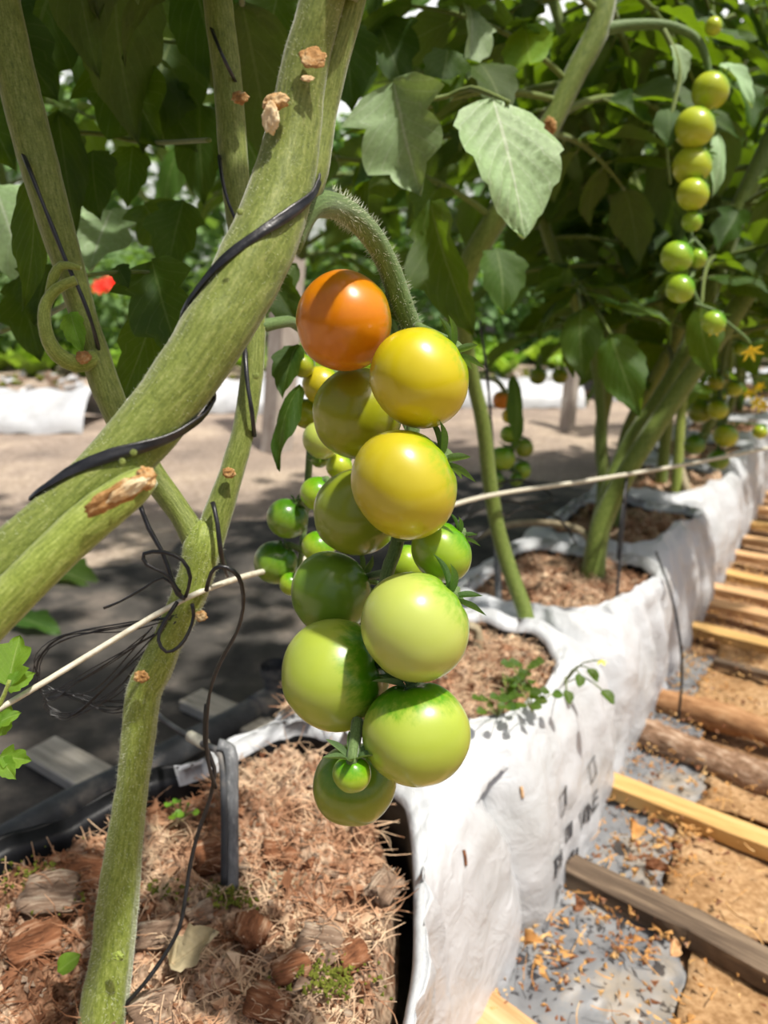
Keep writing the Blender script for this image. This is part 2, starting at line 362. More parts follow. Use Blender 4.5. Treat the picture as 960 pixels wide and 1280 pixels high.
# ------------------------------------------------------------------ the ground
def sheet(poly_fn, ns, nt, mats, name, parent=None, th=0):
    bm = BM(); g = [[bm.verts.new(poly_fn(i/ns, j/nt)) for j in range(nt+1)] for i in range(ns+1)]
    for i in range(ns):
        for j in range(nt): bm.faces.new((g[i][j], g[i][j+1], g[i+1][j+1], g[i+1][j]))
    bmesh.ops.recalc_face_normals(bm, faces=bm.faces)
    if sum(f.normal.z for f in bm.faces) < 0: bmesh.ops.reverse_faces(bm, faces=bm.faces)
    if th:
        r = bmesh.ops.extrude_face_region(bm, geom=bm.faces[:]); bmesh.ops.translate(bm, verts=[e for e in r['geom'] if isinstance(e, bmesh.types.BMVert)], vec=(0, 0, -th))
        bmesh.ops.recalc_face_normals(bm, faces=bm.faces)
    return add(name, bm, mats, parent)
fl = sheet(lambda a, b: V((-14+28*a, -2+26*b, -.004+.012*noise.noise(V((a*90, b*90, 0))))), 140, 130, AISLE, 'floor'); fl['kind'] = 'structure'
wk = sheet(lambda a, b: row(-.3+6.3*a, -.24+1.5*b, .006+.007*noise.noise(row(30*a, 8*b))), 220, 60, SOIL, 'floor', th=.02); wk['kind'] = 'structure'
wk['label'] = 'tan earth path beside the white bags'
gm = sheet(lambda a, b: row(-.1+2.6*a, -.50-.95*b-.35*noise.noise(V((a*6, 3, 1)))*b, .010+.008*noise.noise(V((a*22, b*9, 2)))+.006*noise.noise(V((a*60, b*30, 2)))), 120, 60, MATSHADE, 'shaded_ground_cloth', th=.004)  # near strip of aisle cloth, its shade put into the colour
tag(gm, 'dusty ground cloth behind the near grow bag, coloured dark for its shade', 'ground cloth')

# ------------------------------------------------------------------ grow bags: white outside, black inside, open top full of coir
def loop_pts(ctrl, n):
    m = len(ctrl); P = []
    for i in range(m):
        p0, p1, p2, p3 = [V((*ctrl[(i+k) % m], 0)) for k in (-1, 0, 1, 2)]
        for k in range(20):
            t = k/20; P.append(.5*((2*p1)+(p2-p0)*t+(2*p0-5*p1+4*p2-p3)*t*t+(3*p1-p0-3*p2+p3)*t**3))
    L = [0]
    for i in range(len(P)): L.append(L[-1]+(P[(i+1) % len(P)]-P[i]).length)
    out = []; j = 0
    for k in range(n):
        d = L[-1]*k/n
        while L[j+1] < d: j += 1
        out.append(P[j].lerp(P[(j+1) % len(P)], (d-L[j])/max(1e-9, L[j+1]-L[j])))
    return out
def outward(lp, i):
    t = (lp[(i+1) % len(lp)]-lp[i-1]); n = V((t.y, -t.x, 0)).normalized(); c = sum(lp, V())/len(lp)
    return n if n.dot(lp[i]-c) > 0 else -n
def grow_bag(ctrl, base, label, zr=.232, dark_left=False, prof_=((0, 0), (.10, .004), (.40, -.012), (.72, -.045), (.93, -.09), (1.03, -.14), (1.04, -.19), (1.0, -.226)), off=((.0, 0), (.012, .004), (.030, -.02), (.042, -.06), (.048, -.11), (.044, -.16), (.036, -.21), (.030, -.232)), n=200, coir_n=60, coir_pull=None, wr=.010, seed=0, fibres=0):
    cs = sum(c[0] for c in ctrl)/len(ctrl); ct = sum(c[1] for c in ctrl)/len(ctrl)
    root = empty('grow_bag', row(cs, ct, 0), label, 'grow bag', 'white grow bags in a row')
    lp = loop_pts(ctrl, n); nv = [outward(lp, i) for i in range(n)]
    cen = V((cs, ct, 0)); bp = loop_pts(base, 400); angs = [math.atan2((q-cen).y, (q-cen).x) for q in bp]
    def at_ang(p): a = math.atan2((p-cen).y, (p-cen).x); return bp[min(range(400), key=lambda m_: abs((angs[m_]-a+math.pi) % (2*math.pi)-math.pi))]
    bl = [at_ang(p) for p in lp]; bl = [(bl[i-2]+bl[i-1]+bl[i]+bl[(i+1) % n]+bl[(i+2) % n])/5 for i in range(n)]
    prof = []                                                     # (offset, fraction towards the base outline, z, material), inside to outside
    for k in range(8): prof.append((-.004-.003*k/8, 0, zr-.10+.10*k/8, 1))
    prof.append((.0015, 0, zr+.004, 0))
    for k in range(len(prof_)-1):
        for q in range(4): t = q/4; prof.append((0, prof_[k][0]*(1-t)+prof_[k+1][0]*t, zr+prof_[k][1]*(1-t)+prof_[k+1][1]*t, 0))
    prof.append((0, 1, .004, 0))
    bm = BM(); rings = []
    for k, (o, fb, z, m) in enumerate(prof):
        ring = []
        for i in range(n):
            a = i/n; p = lp[i]; f = min(1, max(0, (k-8)/8))
            q = V((p.x*9+seed, p.y*9, z*4)); fold = 1-2.2*abs(noise.noise(V((p.x*26+seed+z*3, p.y*26, z*2.2))))-.9*abs(noise.noise(V((p.x*55+seed-z*6, p.y*55, z*4)))); wv = wr*f*(.75*fold+1.2*noise.noise(q*1.7)+.8*noise.noise(V((p.x*34+seed, p.y*34, z*6)))+.5*noise.noise(V((p.x*80, p.y*80+z*40, z*22+seed))))
            if k == len(prof)-1: wv *= .4
            zz = z+.010*noise.noise(V((p.x*14+seed, p.y*14, 3)))*(1 if z > .1 else .2)+.004*noise.noise(V((p.x*60+seed, p.y*60, 9)))*(z > .15)
            pp = p.lerp(bl[i], fb)+nv[i]*(o+wv); ring.append(bm.verts.new(row(pp.x, pp.y, zz)))
        rings.append(ring)
    for k in range(len(prof)-1):
        for i in range(n):
            f = bm.faces.new((rings[k][i], rings[k][(i+1) % n], rings[k+1][(i+1) % n], rings[k+1][i])); f.material_index = prof[k+1][3] if k > 6 else 1
            if dark_left and lp[i].y < -.46 and lp[i].x < dark_left: f.material_index = 1
    bmesh.ops.recalc_face_normals(bm, faces=bm.faces)
    bag = add('bag_film', bm, [WHITE, BLACK], root)
    # coir fill: concentric grid inside the rim
    cin = [p+(coir_pull(p) if coir_pull else V())-nv[i]*.006 for i, p in enumerate(lp)]; c0 = sum(cin, V())/n
    bm = BM(); R = coir_n; prev = None
    def h(p): return zr-.016+.010*noise.noise(V((p.x*14, p.y*14, seed)))+.015*noise.noise(V((p.x*40, p.y*40, seed)))+.010*noise.noise(V((p.x*110, p.y*110, seed)))+.004*noise.noise(V((p.x*260, p.y*260, seed)))
    fill_pts = []
    for k in range(R+1):
        f = k/R; ring = []
        for i in range(n):
            p = c0.lerp(cin[i], .02+.98*f); q = row(p.x, p.y, h(p)-.05*max(0, f-.93)/.07); ring.append(bm.verts.new(q))
            if f < .96: fill_pts.append(q)
        if prev:
            for i in range(n): bm.faces.new((prev[i], prev[(i+1) % n], ring[(i+1) % n], ring[i]))
        else: bm.faces.new(ring)
        prev = ring
    bmesh.ops.recalc_face_normals(bm, faces=bm.faces)
    if sum(f.normal.z for f in bm.faces) < 0: bmesh.ops.reverse_faces(bm, faces=bm.faces)
    cf = stuff(add('coir_fill', bm, COIR, root))
    if fibres: litter(root, lambda: spot(c0, cin, h), fibres, fibres, 'coir_fibre')
    return root, bag, (c0, cin, h)
def spot(c0, cin, h, f=None):
    f = math.sqrt(random.random())*.95 if f is None else f
    p = c0.lerp(random.choice(cin), f); return row(p.x, p.y, h(p))
def crumb(bm, p, r, mi=0, sq=(1, 1, .6)):
    vs = []; a0 = random.random()*6.28; ax = Matrix.Rotation(random.random()*6.28, 3, V((random.uniform(-1, 1), random.uniform(-1, 1), random.uniform(-1, 1))).normalized())
    for d in ((1, 0, 0), (-.6, .8, 0), (-.6, -.8, 0), (0, 0, 1), (0, .1, -1)):
        q = V(d)*r*random.uniform(.6, 1.3); vs.append(bm.verts.new(p+ax @ V((q.x*sq[0], q.y*sq[1], q.z*sq[2]))))
    for t in ((0, 1, 3), (1, 2, 3), (2, 0, 3), (1, 0, 4), (2, 1, 4), (0, 2, 4)):
        f = bm.faces.new([vs[j] for j in t]); f.material_index = mi
def strand(bm, p, d, L, r, mi=0):
    pts = []; q = p.copy(); dd = d.normalized()
    for k in range(4): pts.append(q.copy()); dd = (dd+V((random.uniform(-.5, .5), random.uniform(-.5, .5), random.uniform(-.25, .22)))).normalized(); q = q+dd*L/3
    tube(bm, pts, [r, r, r*.8, r*.5], 3, 9, raw=False, caps=False, mi=mi)
def litter(parent, where, nfib, ncr, name, mats=None, rs=(.0012, .004), fl=(.010, .035)):
    bm = BM()
    for _ in range(nfib):
        p = where(); strand(bm, p+V((0, 0, .001)), V((random.uniform(-1, 1), random.uniform(-1, 1), random.uniform(-.1, .3))), random.uniform(*fl), random.uniform(.00025, .0006))
    for _ in range(int(ncr*1.4)): crumb(bm, where(), random.uniform(*rs)*(2.4 if random.random() < .12 else 1), random.choice((0, 0, 1, 2, 3)))
    return stuff(add(name, bm, mats or [FIBRE, HUSK, HUSKG, COIR], parent, smooth=False))

bagA = [(.0, -.53), (.14, -.535), (.27, -.527), (.43, -.480), (.535, -.455), (.553, -.42), (.535, -.345), (.512, -.29), (.482, -.262), (.41, -.217), (.327, -.178), (.16, -.135), (.02, -.15), (-.03, -.30)]
baseA = [(-.05, -.56), (.14, -.555), (.30, -.545), (.45, -.51), (.56, -.49), (.605, -.45), (.615, -.35), (.615, -.25), (.60, -.21), (.55, -.203), (.45, -.203), (.30, -.195), (.15, -.185), (.0, -.18), (-.07, -.30)]
def pullA(p): return RDP(p)
def RDP(p):
    if p.y > -.32 and p.x < .55: return V((-.008 if p.x > .45 else 0, -.013, 0))
    return V((0, 0, 0))
rootA, filmA, regA = grow_bag(bagA, baseA, 'nearest white grow bag with brown coir and a thick tomato stem growing in it', dark_left=.42, n=260, coir_n=110, coir_pull=pullA, wr=.009, seed=3, fibres=5200)
def rect(s0, s1, t0, t1, c=.03, j=.0, sk=0):
    R = random.Random(int(s0*100)); k = lambda: R.uniform(-j, j)
    return [(s0, t0+c), (s0+c*.4, t0+c*.4), (s0+c, t0), ((s0+s1)/2, t0+k()), (s1-c, t0), (s1-c*.4, t0+c*.4), (s1, t0+c), (s1+k(), (t0+t1)/2), (s1, t1-c+sk), (s1-c*.4, t1-c*.4+sk), (s1-c, t1+sk), ((s0+s1)/2, t1+k()+sk*.35), (s0+c, t1), (s0+c*.4, t1-c*.4), (s0, t1-c), (s0+k(), (t0+t1)/2)]
offB = ((0, 0), (.014, .006), (.034, -.012), (.047, -.06), (.050, -.11), (.045, -.16), (.038, -.21), (.034, -.232))
offN = ((0, 0), (.03, .004), (.07, -.006), (.082, -.04), (.06, -.11), (.05, -.16), (.04, -.21), (.034, -.232))
labels = ['second white grow bag, with dark print on its wall, weeds in its coir', 'third white grow bag in the row, around a leaning tomato stem', 'fourth white grow bag in the row, narrow coir opening', 'fifth white grow bag, beside the pale slats of the path', 'sixth white grow bag in the row, under low hanging tomatoes', 'seventh white grow bag in the row, blurred', 'eighth white grow bag in the row, blurred and small', 'farthest white grow bag at the right edge of the photo']
spec = [(.625, .895, -.455, -.258), (.955, 1.235, -.46, -.258), (1.29, 1.60, -.46, -.258), (1.70, 2.02, -.46, -.262), (2.10, 2.42, -.46, -.262), (2.50, 2.85, -.46, -.262), (2.93, 3.3, -.46, -.262), (3.4, 4.1, -.46, -.262)]
bags = [(rootA, filmA, regA)]
for k, (s0, s1, t0, t1) in enumerate(spec):
    bags.append(grow_bag(rect(s0, s1, t0, t1, .06 if k == 0 else .045, .012, 0 if k == 0 else .036), rect(s0-(.03 if k == 0 else .045), s1+.045, -.51, -.200, .035, .006), labels[k], n=160 if k < 3 else 100, coir_n=50 if k < 2 else 24, wr=.0075 if k == 0 else .012, seed=11+7*k, fibres=[1800, 1200, 500, 0, 0, 0, 0, 0][k]))
filmB = bags[1][1]
# a loose white flap of film lying between the first two bags, with spilled coir
flap = sheet(lambda a, b: row(.553+.085*a-.02*b*(1-a), -.475+.235*b, .216+.016*math.sin(a*3.1)+.006*noise.noise(V((a*5, b*14, 3)))+.003*noise.noise(V((a*14, b*40, 5)))-.02*max(0, b-.9)/.1), 30, 60, WHITE, 'film_flap', rootA, th=.0012)
litter(rootA, lambda: row(.555+.06*random.random(), -.47+.14*random.random()**1.3, .235), 160, 420, 'spilled_coir')

# print on the second bag's wall
def print_on(film, rows_):
    dep = bpy.data.meshes.new('t'); co = np.empty(len(film.data.vertices)*3); film.data.vertices.foreach_get('co', co); co = co.reshape(-1, 3)
    tree = BVHTree.FromPolygons([V(c) for c in co], [tuple(p.vertices) for p in film.data.polygons])
    for txt, s0, z0, h, st, slope in rows_:
        bm = BM()
        if txt.startswith('#'):
            e = float(txt[1:]); quads = [((0, 0), (e, 0), (e, .1), (0, .1)), ((0, .9), (e, .9), (e, 1), (0, 1)), ((0, 0), (.1*e, 0), (.1*e, 1), (0, 1)), ((e-.1*e, 0), (e, 0), (e, 1), (e-.1*e, 1))]
            polys = [[V((*q, 0)) for q in qd] for qd in quads]
        else:
            cu = bpy.data.curves.new('print', 'FONT'); cu.body = txt; cu.size = 1; cu.offset = .012; to = bpy.data.objects.new('print', cu); COL.objects.link(to)
            me = to.to_mesh(); polys = [[me.vertices[i].co.copy() for i in p.vertices] for p in me.polygons]; to.to_mesh_clear(); bpy.data.objects.remove(to)
        for pl in polys:
            vs = []
            for c in pl:
                s = s0+c.x*h*st; z = z0+c.y*h+slope*c.x*h*st; o = row(s, .2, z); hit, nn, ix, d = tree.ray_cast(o, -RP)
                vs.append(bm.verts.new((hit+RP*.002) if hit else o-RP*.42))
            try: bm.faces.new(vs)
            except ValueError: pass
        stuff(add('printed_text', bm, INK, bags[1][0], smooth=False))
print_on(filmB, [('PR', .645, .078, .033, .95, -.05), ('LINE', .735, .072, .033, .95, -.04), ('#1', .685, .122, .024, 1.0, 0), ('#1', .775, .110, .024, 1.0, 0), ('P', .655, .038, .028, .9, 0), ('O', .685, .037, .026, .9, 0), ('IIII', .710, .035, .028, .9, 0), ('III', .702, .078, .028, .9, -.05)])

# husk chips on the near coir
def husk(px, py, wpx, hpx, ang, m, label, group='coir husk chips on the near bag', tilt=.3):
    r = at(px, py, 1)-V((0, 0, CAMH)); t = (.226-CAMH)/r.z; p = V((0, 0, CAMH))+r*t; k = t/FPX
    bm = BM(); bmesh.ops.create_cube(bm, size=1); bmesh.ops.subdivide_edges(bm, edges=bm.edges[:], cuts=4, use_grid_fill=True)
    L, W, Hh = wpx*k, hpx*k*1.25, hpx*k*.55
    for v in bm.verts:
        q = v.co.copy(); rr = 1-.14*(abs(q.x*2)**4+abs(q.y*2)**4)/2; v.co = V((q.x*L*rr, q.y*W*rr, q.z*Hh+.12*Hh*math.cos(q.y*3)))
        v.co += v.co.normalized()*(noise.noise(v.co*90+V((px, py, 0)))*.006+noise.noise(v.co*400+V((px, py, 0)))*.002)
    M = Matrix.Translation(p+V((0, 0, -.004))) @ Matrix.Rotation(math.radians(ang), 4, 'Z') @ Matrix.Rotation(tilt, 4, 'X')
    o = link(bpy.data.objects.new('husk_chip', mesh_of(bm, 'husk_chip', m)), None, M); bm = BM()
    for _ in range(70):
        a = V((random.uniform(-.55, .35)*L, random.uniform(-.5, .5)*W, Hh*random.uniform(.2, .62))); strand(bm, M @ a, M.to_3x3() @ V((1, random.uniform(-.3, .3), random.uniform(-.15, .2))), L*random.uniform(.2, .5), random.uniform(.00025, .0006), 0 if random.random() < .6 else 1)
    stuff(add('frayed_fibre', bm, [m, FIBRE], o, False)); return tag(o, label, 'husk chip', group)
husk(362, 1206, 46, 30, 25, HUSK, 'brown square cut coir husk chip below the pale dry leaf')
husk(192, 1258, 62, 36, 30, HUSKG, 'grey fibrous husk chip at the foot of the thick stem')
husk(312, 1160, 38, 34, 80, HUSK, 'upright dark brown husk chip right of the pale dry leaf')
husk(196, 1165, 48, 30, 10, HUSKG, 'grey brown husk chip right of the thick stem, beside the hanging twine')
husk(335, 1252, 52, 32, -20, HUSK, 'rust orange husk chip near the bottom edge of the photo')
husk(265, 1065, 44, 30, 15, HUSK, 'brown husk chip left of the grey drip stake')
husk(62, 1115, 70, 44, 5, HUSKG, 'pale grey husk chip with red end at the left of the bag')
husk(110, 1085, 46, 34, -15, HUSK, 'dark reddish husk chip behind the thick stem')
husk(400, 1170, 56, 30, -10, HUSKG, 'grey husk chip in the middle of the coir')
husk(440, 1190, 40, 28, 40, HUSK, 'small brown husk chip beside the dark gap of the bag')
husk(350, 1058, 40, 24, 0, HUSK, 'dark brown husk chip below the lowest tomato')
husk(545, 1040, 26, 12, 20, HUSK, 'little brown husk lump on the corner of the white film', None)
husk(480, 1105, 46, 30, 60, HUSKG, 'pale husk chip at the right edge of the coir')
husk(42, 1175, 60, 40, 30, HUSK, 'red brown husk chip at the lower left of the coir')
husk(250, 1140, 30, 22, 30, HUSKG, 'small tan husk chip between the twine and the drip stake')
mo = BM()
for cx, cy, rr_, nn in ((570/2, 1120, 18, 160), (410, 1225, 26, 200), (45, 1100, 30, 120), (200, 1110, 14, 60)):
    for _ in range(nn):
        r = at(cx+random.gauss(0, rr_), cy+random.gauss(0, rr_*.5), 1)-V((0, 0, CAMH)); t = (.226-CAMH)/r.z; crumb(mo, V((0, 0, CAMH))+r*t, random.uniform(.001, .0028))
tag(add('moss', mo, MOSS, None, False), 'patches of green moss on the coir of the nearest bag', 'moss', None, 'stuff')

def on_plane(px, py, z):
    r = at(px, py, 1)-V((0, 0, CAMH)); t = (z-CAMH)/r.z; return V((0, 0, CAMH))+r*t
# dry leaf, seedlings on the coir
bm = BM(); blade(bm, leaf_matrix(on_plane(215, 1205, .232), on_plane(275, 1165, .25), V((.2, -.4, 1)), 1.2), nl=18, nw=5, lobes=.3, nlobe=3, width=.34, droop=-.1, cup=.4, ripple=.09, seed=5)
tag(add('dry_leaf', bm, DRY), 'curled pale dry leaf lying on the coir by the drip stake', 'leaf')
bm = BM(); blade(bm, leaf_matrix(on_plane(72, 1215, .236), on_plane(98, 1192, .245), V((0, -.5, 1)), 1.1), nl=8, nw=3, lobes=.05, width=.4, seed=2)
tag(add('fallen_leaf', bm, LEAFY), 'small round yellow green leaf on the coir left of the thick stem', 'leaf')
def seedling(name, pts, size, label, m=LEAFY, cat='seedling'):
    c = sum(pts, V())/len(pts); c.z = min(p.z for p in pts)-.012
    root = empty(name, c, label, cat); bm = BM()
    for p in pts: tube(bm, [c, c.lerp(p, .6)+V((0, 0, .003)), p], .0006, 5, .01)
    add('stem', bm, STEMB, root)
    for p in pts:
        a = random.random()*6.28; bm = BM(); blade(bm, leaf_matrix(p, p+V((math.cos(a)*size, math.sin(a)*size*.5-.004, .002)), V((0, -.4, 1)), 1.25), nl=6, nw=3, lobes=.05, width=.42, droop=.1, seed=2); add('leaf', bm, m, root)
    return root
seedling('seedling', [on_plane(213, 1003, .238), on_plane(224, 999, .24), on_plane(237, 1006, .238), on_plane(215, 1018, .236), on_plane(230, 1016, .236), on_plane(241, 1016, .236)], .008, 'tiny light green seedling on the coir behind the thick stem')
random.seed(21)
for k, (cx, cy, lab) in enumerate(((640, 858, 'low leafy weed growing in the coir of the second bag'), (668, 868, 'low weed in the coir of the second bag, nearest the white film'), (618, 875, 'low weed in the coir of the second bag, beside the grey stake'), (655, 840, 'low weed at the back of the second bag\'s coir'))):
    seedling('weed', [on_plane(cx+random.uniform(-22, 22), cy+random.uniform(-14, 14), .245+random.random()*.02) for _ in range(12)], .011, lab, LEAF, 'weed')
wr = empty('weed', on_plane(715, 850, .225), 'broad leaved weed with one yellow flower over the white bag', 'weed'); bm = BM()
wb = on_plane(705, 855, .225); tips = [on_plane(725, 842, .25), on_plane(735, 835, .255), on_plane(752, 862, .24), on_plane(708, 862, .25)]
fl_p = on_plane(752, 826, .27)
for p in tips+[fl_p]: tube(bm, [wb, wb.lerp(p, .5)+V((0, 0, .012)), p], .0008, 5, .01)
add('stem', bm, STEMF, wr)
for p in tips: bm = BM(); blade(bm, leaf_matrix(p, p+V((random.uniform(-.004, .012), -.014, -.008)), V((.2, -.5, 1)), 1.2), nl=8, nw=3, lobes=.15, seed=1); add('leaf', bm, LEAF, wr)
def flower_mesh(m, n=5, droop=.3, w_=.22, name='flower'):
    bm = BM()
    for k in range(n):
        a = k*6.283/n; d = V((math.cos(a), math.sin(a), -droop)); blade(bm, leaf_matrix(V((0, 0, 0)), d, V((0, 0, 1))), nl=4, nw=2, lobes=0, width=w_, droop=.1, seed=k)
    bmesh.ops.create_icosphere(bm, subdivisions=1, radius=.2); return mesh_of(bm, name, m)
FLY = flower_mesh(YEL); FLT = flower_mesh(YEL, 6, -.8, .16)
link(bpy.data.objects.new('flower', FLY), wr, Matrix.Translation(fl_p) @ Matrix.Scale(.007, 4))

# ------------------------------------------------------------------ path on the right: film, cloth pieces, slats
def cloth(corners, m, label, name, cat, seed, z=.016, amp=.012, n=40):
    a, b, c, d = [V((*q, 0)) for q in corners]
    def f(u, v):
        p = a.lerp(b, u).lerp(d.lerp(c, u), v); e = .012*noise.noise(V((u*6, v*6, seed)))
        return row(p.x+e, p.y+e, z+amp*(abs(noise.noise(V((p.x*9, p.y*9, seed))))+.5*abs(noise.noise(V((p.x*28, p.y*28+seed, seed)))))
                   +.25*amp*noise.noise(V((p.x*70, p.y*70, seed))))
    return tag(sheet(f, n, n, m, name, th=.003), label, cat)
cloth([(.52, -.215), (.52, -.045), (.735, -.07), (.735, -.225)], SHEET, 'grey plastic sheet below the dark weathered slat', 'plastic_sheet', 'plastic sheet', 1)
cloth([(.735, -.225), (.735, -.10), (.93, -.115), (.93, -.225)], SHEET, 'grey plastic sheet between the dark slat and the yellow slat', 'plastic_sheet', 'plastic sheet', 2)
cloth([(.93, -.225), (.93, -.09), (1.05, -.10), (1.05, -.225)], SHEET, 'grey plastic sheet just past the yellow slat', 'plastic_sheet', 'plastic sheet', 3)
cloth([(1.10, -.225), (1.10, -.12), (1.38, -.13), (1.38, -.225)], SHEET, 'dusty grey plastic sheet beyond the round poles', 'plastic_sheet', 'plastic sheet', 9)
cloth([(.40, -.055), (.40, .35), (.705, .30), (.705, -.055)], BURLAP, 'tan cloth piece at the lower right corner of the path', 'cloth_mat', 'mat', 4, .02, .008)
cloth([(.735, -.10), (.735, .4), (.895, .4), (.895, -.105)], BURLAP, 'tan cloth piece between the dark slat and the yellow slat', 'cloth_mat', 'mat', 5, .02, .009)
cloth([(.93, -.09), (.93, .4), (1.035, .4), (1.035, -.09)], BURLAP, 'tan cloth piece between the yellow slat and the grey pole', 'cloth_mat', 'mat', 6, .02, .010)
cloth([(1.20, -.15), (1.20, .4), (1.49, .4), (1.50, -.14)], BURLAP, 'tan cloth piece beyond the brown pole', 'cloth_mat', 'mat', 7, .02, .014)
def slat(s0, t0, s1, t1, wd, th, m, label, z=.03, rough=.002, seed=0):
    a, b = row(s0, t0, z), row(s1, t1, z); d = (b-a); L = d.length; bm = BM(); bmesh.ops.create_cube(bm, size=1)
    bmesh.ops.subdivide_edges(bm, edges=[e for e in bm.edges if abs((e.verts[0].co-e.verts[1].co).x) > .5], cuts=14)
    bmesh.ops.scale(bm, vec=(L, wd, th), verts=bm.verts); bmesh.ops.bevel(bm, geom=bm.edges[:], offset=.0012, segments=1, affect='EDGES')
    for v in bm.verts: v.co += V((0, noise.noise(V((v.co.x*14+seed, seed, 0)))*rough*2+noise.noise(v.co*60+V((seed, 0, 0)))*rough, noise.noise(V((v.co.x*9, 5, seed)))*rough))
    M = Matrix.Translation((a+b)/2) @ Matrix.Rotation(math.atan2(d.y, d.x), 4, 'Z')
    return tag(link(bpy.data.objects.new('wooden_batten', mesh_of(bm, 'wooden_batten', m, False)), None, M), label, 'slat', 'wooden slats laid across the path')
def pole(s0, t0, s1, t1, r, m, label, z=.03, seed=0):
    a, b = row(s0, t0, z), row(s1, t1, z); bm = BM(); tube(bm, [a.lerp(b, k/8)+V((0, 0, .004*math.sin(k*1.3+seed))) for k in range(9)], [r*(1+.12*math.sin(k*2.1+seed)) for k in range(9)], 14, .012, lump=.25)
    return tag(add('wood_pole', bm, m), label, 'pole', 'round wooden poles laid across the path')
slat(.487, -.215, .40, .12, .085, .020, WOODT, 'orange tan wide board at the bottom edge beside the white bag', .03, .002, 1)
slat(.722, -.235, .662, .20, .034, .022, WOODD, 'dark weathered slat with worn edges, below the yellow slat', .036, .003, 2)
slat(.895, -.235, .852, .20, .032, .020, WOODL, 'yellow fresh sawn slat next to the printed bag', .036, .001, 3)
pole(1.042, -.235, .980, .25, .022, BARK, 'grey barked round pole with a dark knot, beyond the yellow slat', .035, 1)
pole(1.160, -.235, 1.090, .25, .021, WOODP, 'brown smooth round pole behind the grey barked pole', .035, 4)
slat(1.33, -.14, 1.29, .2, .014, .014, WOODD, 'thin dark stick on the path before the pale slats', .036, .003, 5)
far = [(1.462, 'first pale slat beyond the round poles'), (1.60, 'second pale slat beyond the round poles'), (1.695, 'third pale slat beyond the round poles'), (1.80, 'fourth pale slat beyond the round poles'), (1.96, 'fifth pale slat beyond the round poles'), (2.10, 'sixth pale slat beyond the round poles'), (2.26, 'seventh pale slat beyond the round poles'), (2.43, 'eighth pale slat beyond the round poles'), (2.62, 'ninth pale slat beyond the round poles'), (2.84, 'tenth pale slat beyond the round poles'), (3.2, 'farthest pale slat at the right edge')]
for k, (s, lab) in enumerate(far): slat(s, -.235, s-.05, .35, .036, .018, WOODT if k % 3 else WOODL, lab+' of the path' if k < 10 else lab, .034, .002, 6+k)
random.seed(5)
bm = BM()
for _ in range(1700):
    s = random.uniform(.45, 1.9); t = -.205+abs(random.gauss(0, .10)); crumb(bm, row(s, t, .028+.012*random.random()), random.uniform(.001, .0055), 0 if random.random() < .7 else 1, (1, 1, .35))
for _ in range(280):
    cs_, ct_ = random.choice(((.60, -.17), (.66, -.13), (.69, -.09), (.78, -.12), (.85, -.10), (.55, -.06))); crumb(bm, row(random.gauss(cs_, .022), random.gauss(ct_, .022), .030+.012*random.random()), random.uniform(.003, .008), random.choice((0, 0, 1)), (1, .7, .3))
for _ in range(300):
    s = random.uniform(.45, 1.9); t = -.20+abs(random.gauss(0, .12)); strand(bm, row(s, t, .036), V((random.uniform(-1, 1), random.uniform(-1, 1), .05)), random.uniform(.01, .035), random.uniform(.0004, .0009))
tag(add('straw_litter', bm, [STRAW, HUSK], None, False), 'straw and dry leaf crumbs strewn over the path', 'litter', None, 'stuff')
random.seed(33)
for k, (px, py, lab) in enumerate(((720, 1140, 'big curled brown dry leaf by the dark slat'), (655, 1180, 'brown crumpled dry leaf beside the white bag'), (790, 1050, 'tan curled dry leaf between the slats'), (808, 1088, 'russet curled dry leaf above the dark slat'), (838, 1195, 'orange wood splinter on the dark slat'))):
    p = on_plane(px, py, .045); bm = BM(); blade(bm, leaf_matrix(p, p+V((random.uniform(-.025, .025), random.uniform(-.02, .03), .012)), V((.4, -.3, 1)), 1.1), nl=10, nw=4, lobes=.25, width=.36, cup=.7, ripple=.1, seed=k); tag(add('dry_leaf', bm, [HUSK, STRAW, STRAW, HUSK, WOODT][k]), lab, 'dry leaf', 'dry leaves on the path')
def film_tree(f): return BVHTree.FromPolygons([v.co+WM[f.name].translation for v in f.data.vertices], [tuple(p_.vertices) for p_ in f.data.polygons])
FT = [film_tree(filmA), film_tree(filmB)]
for px, py, L, lab, m in ((652, 990, .011, 'small orange splinter on the white bag', WOODT), (580, 1072, .012, 'brown scrap of husk on the white film', HUSK)):
    o = V((0, 0, CAMH)); d = (at(px, py, 1)-o).normalized(); hs = [h for h in (t_.ray_cast(o, d) for t_ in FT) if h[0]]; h = min(hs, key=lambda q: q[3]); n_ = h[1] if h[1].z > 0 else -h[1]
    t = n_.cross(V((1, .3, 0))).normalized(); p = h[0]+n_*.001; bm = BM(); tube(bm, [p-t*L/2, p+n_*.0006, p+t*L/2], .0014, 6, .003, lump=.4); tag(add('wood_splinter', bm, m), lab, 'splinter')

